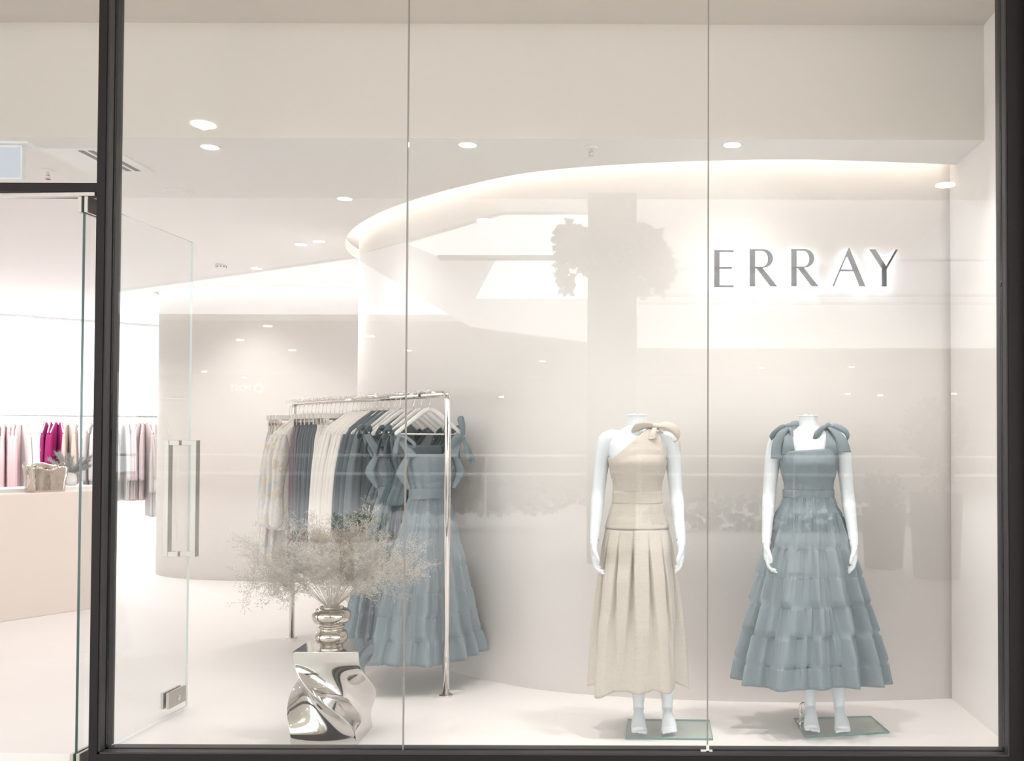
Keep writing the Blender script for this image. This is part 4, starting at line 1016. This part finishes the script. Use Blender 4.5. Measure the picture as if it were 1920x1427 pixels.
# crumpled silver vessel
sv0 = atY(95, 915, 7.85); SVZ = 0.973
sp = E - cd * 0.54 + cn * 0.10
sv = empty('crumpled_vessel', (sp.x, sp.y, SVZ), atan2(cd.y, cd.x)); setp(sv, 'crumpled silver metal vessel standing on the beige service counter', 'vessel')
bm = NB(); rows = 14; ring_pts = []
for t in range(64):
    a = 2 * pi * t / 64; x = cos(a); y = sin(a); m_ = max(abs(x), abs(y)); ring_pts.append((x / m_ * 0.7 + x * 0.3, y / m_ * 0.7 + y * 0.3))
grid = []
for i in range(rows + 1):
    v = i / rows; rg = []
    for t, (x, y) in enumerate(ring_pts):
        h_ = 0.20 + (0.025 if y > 0 else -0.01) + 0.012 * sin(t * 0.5)
        q = noise.noise(Vector((x * 2.2, y * 2.2, v * 1.6 + 4))) * 0.05
        s_ = 0.86 + 0.14 * v + q * 1.6
        rg.append(bm.verts.new((x * 0.150 * s_, y * 0.080 * s_, v * h_)))
    grid.append(rg)
for p, q in zip(grid, grid[1:]):
    for t in range(64): bm.faces.new((p[t], p[(t + 1) % 64], q[(t + 1) % 64], q[t]))
bm.faces.new(grid[0][::-1]); obj('vessel_body', bm, M['champagne'], sv, smooth=True, solid=0.004)
# grey pampas bunch behind the mullion
pv = E - cd * 0.10 + cn * 0.42
pw = empty('pampas_bunch', (pv.x - 0.06, pv.y, 0.998)); setp(pw, 'pale grey feathery pampas bunch on the counter behind the dark post', 'dried grass')
bm = NB(); lathe(bm, [(0.035, 0), (0.045, 0.05), (0.03, 0.10), (0.026, 0.11)], 24); obj('small_pot', bm, M['white_trim'], pw, smooth=True)
for i in range(9):
    a = i * 2.4; el = R2.uniform(0.2, 0.9); bm = NB(); base = Vector((0, 0, 0.10)); d = Vector((cos(a) * cos(el), sin(a) * 0.5 * cos(el), sin(el))).normalized()
    L = R2.uniform(0.16, 0.24)
    for j in range(420):
        t = R2.random(); s0 = base + d * L * t; w = (d * 0.9 + Vector((R2.gauss(0, 1), R2.gauss(0, 1), R2.gauss(0, 1))) * 0.4).normalized(); seg(bm, s0, s0 + w * R2.uniform(0.02, 0.05), 0.0014, 0.0004)
    seg(bm, base, base + d * L, 0.002, 0.001); obj('plume', bm, M['feather'], pw, norm=False)

# ------------------------------------------------------------------ far window with curtain and its garment rail
ca = atY(-140, 700, 11.15); cb = atY(300, 700, 12.75)
ca = Vector((ca.x, 11.15, 0)); cb = Vector((cb.x, 12.75, 0)); wd = (cb - ca).normalized(); wn = Vector((-wd.y, wd.x, 0))
LW = (cb - ca).length + 1.6
cur = empty('curtain', (ca.x, ca.y, 0), atan2(wd.y, wd.x)); setp(cur, 'floor-length sheer white curtain across the bright far window', 'curtain')
bm = NB(); n = 900; lo = []; hi = []
for i in range(n + 1):
    x = -1.0 + (LW + 1.0) * i / n; y = 0.028 * sin(x * 62) + 0.012 * sin(x * 23 + 1)
    lo.append(bm.verts.new((x, y, 0.015))); hi.append(bm.verts.new((x, y * 0.8, CEIL - 0.03)))
for i in range(n): bm.faces.new((lo[i], lo[i + 1], hi[i + 1], hi[i]))
obj('sheer_fabric', bm, M['curtain'], cur, smooth=True, norm=False)
bm = NB(); box(bm, -1.0, LW, -0.03, 0.03, CEIL - 0.03, CEIL - 0.001); obj('curtain_track', bm, M['white_trim'], cur)
w2 = empty('window_3', (ca.x + wn.x * 0.25, ca.y + wn.y * 0.25, 0), atan2(wd.y, wd.x)); setp(w2, kind='structure')
bm = NB(); box(bm, -1.2, LW, -0.006, 0.006, 0.05, CEIL); obj('glass_pane', bm, M['glass'], w2)
bm = NB()
for x in (-1.2, 0.6, 2.2, 3.8): box(bm, x - 0.03, x + 0.03, -0.03, 0.03, 0, 3.15)
box(bm, -1.2, LW, -0.03, 0.03, 0, 0.05); box(bm, -1.2, LW, -0.03, 0.03, CEIL, 3.15); obj('window_frame', bm, M['white_trim'], w2)

bRZ = 1.67
ra = atY(-60, 783, 11.05); rb = atY(296, 783, 12.0); ra.z = rb.z = 0
rdv = (rb - ra).normalized(); RLb = (rb - ra).length + 0.3; rang = atan2(rdv.y, rdv.x)
br = empty('wall_clothes_rail', (ra.x, ra.y, 0), rang); setp(br, 'thin far clothes rail in front of the bright curtain', 'clothes rail')
bm = NB(); tube(bm, [(-0.6, 0, bRZ), (RLb, 0, bRZ)], 0.012, 12); obj('rail_bar', bm, M['satin'], br, smooth=True)
bm = NB(); tube(bm, [(-0.6, 0, bRZ), (-0.6, 0, CEIL)], 0.010, 10); obj('drop_rod', bm, M['satin'], br); bm = NB(); tube(bm, [(RLb, 0, bRZ), (RLb, 0, CEIL)], 0.010, 10); obj('drop_rod', bm, M['satin'], br)
def low(name, build): return build
def far_x(px):
    r = ray(px, 783); den = rdv.x * r.y - rdv.y * r.x
    return -(ra.x * r.y - ra.y * r.x) / den
pb = [proto_blouse('far_blouse', M['pink'], 0.82, 0.20, 0.60, 201 + i, nseg=40) for i in range(2)]
ps = [proto_blouse('far_dress', M['stone'], 1.02, 0.22, 0.55, 211 + i, nseg=40) for i in range(2)]
protos_used = set(); hb = None
spec = []
def run(a, b, n, kinds, m, nm, lab, grp, L=1.0, first_long=False):
    for i in range(n): spec.append((a + (b - a) * i / max(1, n - 1), kinds, m, nm, lab % ORD[i], grp, L))
run(-22, 36, 7, 'b', M['pink'], 'pink_blouse', 'pale pink blouse on the far rail, %s of the pink run from the left', 'pink blouses on the far rail', 1.13)
run(46, 80, 5, 'b', M['ivory_far'], 'white_blouse', 'white blouse on the far rail, %s to the right of the pink run', 'white blouses on the far rail', 1.06)
run(86, 114, 4, 'b', M['magenta'], 'magenta_blouse', 'deep magenta blouse on the far rail, %s of four from the left', 'magenta blouses on the far rail', 1.06)
run(123, 141, 3, 'b', M['sand'], 'sand_blouse', 'sand coloured blouse on the far rail, %s to the right of the magenta blouses', 'sand blouses on the far rail', 1.0)
run(150, 238, 10, 's', M['stone'], 'stone_dress', 'pale stone-grey dress on the far rail, %s to the right of the sand blouses', 'stone-grey dresses on the far rail', 1.0)
run(246, 276, 5, 's', M['dusty'], 'rose_dress', 'dusty rose dress on the far rail, %s to the right of the stone-grey dresses', 'dusty rose dresses on the far rail', 1.0)
run(284, 292, 2, 's', M['stone'], 'long_coat', 'long pale grey garment beside the far curved wall, %s from the rose dresses', 'long garments at the far rail end', 1.2)
farh = None
used = {}
for i, (px, kd, m, nm, lb, gp, sc_) in enumerate(spec):
    src = (pb if kd == 'b' else ps)[i % 2]
    if src.name not in used: o = src; used[src.name] = 1
    else: o = copy_tree(src)
    o.name = nm
    t = far_x(px); p = ra + rdv * t
    o.location = (p.x, p.y, bRZ + 0.0); o.rotation_euler = (0, 0, rang + radians(90) + R_.uniform(-.30, .30)); o.scale = (1.0, 0.85, sc_)
    for q_ in [o] + kids(o):
        if len(q_.material_slots): recolor(q_, m)
    setp(o, lb, 'blouse' if kd == 'b' else 'dress', gp)
    if farh is None:
        farh = empty('far_hanger'); bm = NB(); hook(bm, -0.085)
        h_ = farh; obj('hook', bm, M['satin'], h_, smooth=True)
        bm = NB()
        for s in (-1, 1): tube(bm, [(0, 0, -0.075), (s * 0.06, 0, -0.105), (s * 0.19, 0, -0.205)], 0.006, 6)
        obj('shoulder_arms', bm, M['white'], h_, smooth=True)
    else: h_ = copy_tree(farh)
    h_.location = (p.x, p.y, bRZ); h_.rotation_euler = o.rotation_euler; setp(h_, 'white hanger on the far rail holding the %s %s from the left' % ([q for q in ORD if lb.find(', ' + q) >= 0][0], nm.replace('_', ' ')), 'hanger', 'hangers on the far rail')
    h_.name = 'coat_hanger'

# ------------------------------------------------------------------ the mall behind the photographer (seen only in the glass)
def st(name, bm, m): return setp(obj(name, bm, m), kind='structure')
bm = NB(); box(bm, -22, 24, -34, GY - 0.061, -0.1, -0.004); st('floor', bm, M['m_floor'])
bm = NB(); box(bm, -22, 24, -2.9, 4.14, 4.22, 4.4); st('ceiling', bm, M['m_ceil'])
bm = NB(); box(bm, -22, -9.6, 4.15, 4.35, 0, 4.3); box(bm, 3.4, 24, 4.15, 4.35, 0, 4.3); st('wall_mall', bm, M['m_wall'])
def poly(name, pts, Zv, m, th=0.25):
    bm = NB(); P = [mir(x, y, Zv) for x, y in pts]; flat = [Vector((p.x, p.z, 0)) for p in P]
    y0 = 2 * GY - Zv
    a = [bm.verts.new((p.x, y0, p.z)) for p in P]; b = [bm.verts.new((p.x, y0 - th, p.z)) for p in P]
    for tr in tessellate_polygon([flat]): bm.faces.new([a[i] for i in tr]); bm.faces.new([b[i] for i in tr])
    n_ = len(P)
    for i in range(n_): bm.faces.new((a[i], a[(i + 1) % n_], b[(i + 1) % n_], b[i]))
    return st(name, bm, m)
# far beams around the skylight and white fascias
poly('trim_1', [(-900, 330), (940, 330), (940, 397), (660, 480), (-900, 700)], 19.0, M['m_wall'])
poly('trim_2', [(940, 330), (2600, 330), (2600, 370), (1820, 370), (1665, 500), (1195, 500), (1195, 397), (940, 397)], 19.0, M['m_pale'])
poly('trim_3', [(820, 478), (1110, 478), (1110, 484), (925, 484), (820, 484)], 18.6, M['m_col'])
poly('trim_4', [(660, 480), (757, 455), (820, 480), (925, 484), (885, 560), (1110, 560), (1110, 642), (880, 612)], 19.0, M['m_white'])
poly('trim_5', [(1195, 500), (1665, 500), (1820, 370), (2600, 370), (2600, 652), (1195, 652)], 19.2, M['m_white'])
for yy in (485, 551, 566): poly('trim_6', [(1195 if yy != 485 else 1665, yy), (2000, yy), (2000, yy + 4), (1195 if yy != 485 else 1665, yy + 4)], 18.6, M['m_wall'], 0.08)
# storeys beyond
bm = NB(); box(bm, -22, 24, -34, -14.5, 4.2, 4.35); st('ceiling', bm, M['m_ceil'])
bm = NB(); box(bm, -22, 24, -34.2, -34, -0.1, 4.3); st('wall_mall', bm, M['m_wall'])
# square column
p = mir(1101, 700, 11.0); q = mir(1193, 700, 11.0)
bm = NB(); box(bm, p.x, q.x, p.y - 0.5, p.y, 0, 4.22); st('column', bm, M['m_col'])
for k, (x, y) in enumerate(((380, 232), (1773, 346), (909, 413))):
    z = 4.218; r = ray(x, y); t = (z - CAMZ) / r.z
    bm = NB(); lathe(bm, [(0.10, 0), (0.10, -0.01)], 28); o = obj('mall_ceiling_light', bm, M['m_lamp']); o.location = (r.x * t, 2 * GY - r.y * t, z)
    setp(o, ['round mall ceiling light reflected at the upper left of the shop front', 'round mall ceiling light reflected at the right end of the lit curve', 'round mall ceiling light reflected inside the lit curve'][k], 'ceiling light', 'mall ceiling lights')
for k, (x, y) in enumerate(((502, 611), (548, 656), (450, 637), (695, 630), (765, 657), (383, 697), (458, 707), (1017, 677), (1428, 690), (1597, 688), (1590, 738), (1651, 740), (1789, 737), (940, 743))):
    r = ray(x, y); t = (4.195 - CAMZ) / r.z; z = 4.195
    if r.y * t > 40: t = 40 / r.y; z = CAMZ + r.z * t
    bm = NB(); lathe(bm, [(0.10, 0), (0.10, -0.02 - (0.03 if z < 4.1 else 0))], 16); o = obj('mall_ceiling_light', bm, M['m_lamp']); o.location = (r.x * t, 2 * GY - r.y * t, z)
    setp(o, 'small far mall ceiling light seen only as a dot mirrored in the shop front', 'ceiling light', 'distant mall ceiling lights')
# hanging leaves around the column
def foliage(name, blobs, Zv, leaf, label, m=M['m_leaf'], seed=1, extra=None):
    rg = random.Random(seed); bm = NB()
    for (x, y, rx, ry, n_) in blobs:
        for _ in range(n_):
            a = rg.random() * 6.28; r = sqrt(rg.random()); c = mir(x + cos(a) * r * rx, y + sin(a) * r * ry, Zv + rg.uniform(-.25, .25))
            d = Vector((rg.uniform(-1, 1), rg.uniform(-.6, .6), rg.uniform(-1, .5))).normalized(); w = d.cross(Vector((0, 1, 0.2))).normalized() * leaf * 0.32; e = d * leaf
            vs = [bm.verts.new(c), bm.verts.new(c + e * .45 + w), bm.verts.new(c + e), bm.verts.new(c + e * .45 - w)]; bm.faces.new(vs)
    if extra: extra(bm)
    o = obj(name, bm, m, None, norm=False); setp(o, label, 'plant'); return o
foliage('hanging_plant', [(1070, 450, 28, 34, 260), (1058, 500, 12, 34, 90), (1120, 470, 60, 40, 420), (1200, 465, 50, 45, 520), (1235, 500, 26, 34, 200), (1240, 535, 8, 16, 30), (1205, 540, 10, 18, 40), (1062, 535, 8, 16, 26)], 10.2, 0.09, 'trailing plant hanging around the mall column, mirrored in the glass', seed=3)
def pot(px, py, py2, w_px, Zv, label, name='mall_planter'):
    p = mir(px, py, Zv); r = w_px / 2 * Zv / F; bm = NB(); lathe(bm, [(r * 0.85, 0), (r, p.z), (r * 0.93, p.z), (r * 0.9, p.z - 0.06)], 32)
    o = obj(name, bm, M['m_pot'], None, smooth=False); o.location = (p.x, p.y, 0); setp(o, label, 'planter'); return o
pot(1756, 925, 0, 98, 10.0, 'tall grey mall planter mirrored near the right jamb'); pot(1657, 952, 0, 82, 10.8, 'shorter grey mall planter mirrored left of the tall one')
foliage('mall_tree', [(1755, 800, 60, 55, 420), (1760, 880, 30, 40, 90)], 10.0, 0.08, 'leafy tree in the tall mall planter, mirrored in the glass', seed=8)
foliage('mall_shrub', [(1655, 915, 34, 34, 150)], 10.8, 0.08, 'small shrub in the shorter mall planter, mirrored in the glass', seed=9)
foliage('mall_hedge', [(1500, 960, 300, 40, 500), (900, 930, 200, 30, 500)], 15.0, 0.16, 'low hedge beyond the mall balustrade, mirrored in the glass', m=M['m_pot'], seed=10)
# balustrade
bl = empty('mall_balustrade', (0, -4.2, 0)); setp(bl, 'pale mall balustrade mirrored as light lines across the dresses', 'balustrade')
for zz in (0.95, 1.19):
    bm = NB(); tube(bm, [(-20, 0, zz), (20, 0, zz)], 0.018, 8); obj('handrail', bm, M['m_white'], bl)
for x in range(-18, 20, 2):
    bm = NB(); tube(bm, [(x, 0, 0), (x, 0, 1.19)], 0.012, 6); obj('baluster', bm, M['m_white'], bl)
# bowl of succulents on a round timber stand
p = mir(650, 1001, 8.6)
tb2 = empty('mall_planter_table', (p.x, p.y, 0)); setp(tb2, 'round timber-edged mall table mirrored behind the dried flowers', 'table')
bm = NB(); lathe(bm, [(0.50, p.z - 0.03), (0.52, p.z - 0.02), (0.52, p.z), (0.001, p.z)], 40); obj('table_top', bm, M['m_tan'], tb2)
bm = NB(); lathe(bm, [(0.2, 0), (0.06, 0.05), (0.06, p.z - 0.03)], 20); obj('pedestal', bm, M['m_wall'], tb2)
bw = empty('succulent_bowl', (p.x + 0.1, p.y, p.z)); setp(bw, 'dark bowl of bright green succulents mirrored over the blue garments', 'planter')
bm = NB(); lathe(bm, [(0.14, 0), (0.22, 0.05), (0.24, 0.09), (0.22, 0.09)], 32); obj('bowl', bm, M['m_dark'], bw)
bm = NB(); rg = random.Random(2)
for _ in range(260):
    a = rg.random() * 6.28; r = sqrt(rg.random()) * 0.26; c = Vector((cos(a) * r, sin(a) * r, 0.09 + rg.uniform(0, 0.05))); d = Vector((rg.uniform(-1, 1), rg.uniform(-1, 1), rg.uniform(.2, 1))).normalized() * 0.06; w = d.cross(Vector((rg.random(), rg.random(), rg.random()))).normalized() * 0.014
    bm.faces.new([bm.verts.new(c), bm.verts.new(c + d * .5 + w), bm.verts.new(c + d), bm.verts.new(c + d * .5 - w)])
o = obj('succulents', bm, M['m_lime'], bw, norm=False); o['kind'] = 'stuff'
# post office sign across the mall (faces the shop, so the glass shows it reversed)
ps_ = mir(450, 728, 22.0)
cu = bpy.data.curves.new('mall_sign_text', 'FONT'); cu.body = 'POST'; cu.size = 0.20; cu.extrude = 0.01; cu.align_x = 'CENTER'; cu.align_y = 'CENTER'
tmp = bpy.data.objects.new('tmp_text', cu); C.objects.link(tmp)
bpy.context.view_layer.update()
me = bpy.data.meshes.new_from_object(tmp.evaluated_get(bpy.context.evaluated_depsgraph_get())); bpy.data.objects.remove(tmp)
me.materials.clear(); me.materials.append(M['m_sign'])
msg = empty('mall_shop_sign', (ps_.x, ps_.y, ps_.z), radians(180)); setp(msg, 'white mall sign reading POST with a round emblem, mirrored left of the clothes rail', 'sign')
o = bpy.data.objects.new('sign_text', me); C.objects.link(o); o.parent = msg; o.rotation_euler = (radians(90), 0, 0)
bm = NB(); tube(bm, [(-0.42 + 0.09 * cos(a), 0, 0.09 * sin(a)) for a in [radians(x) for x in range(-60, 181, 20)]], 0.022, 8); tube(bm, [(-0.42 + 0.09 * cos(a), 0, 0.09 * sin(a)) for a in [radians(x) for x in range(210, 281, 20)]], 0.022, 8); obj('emblem', bm, M['m_sign'], msg)
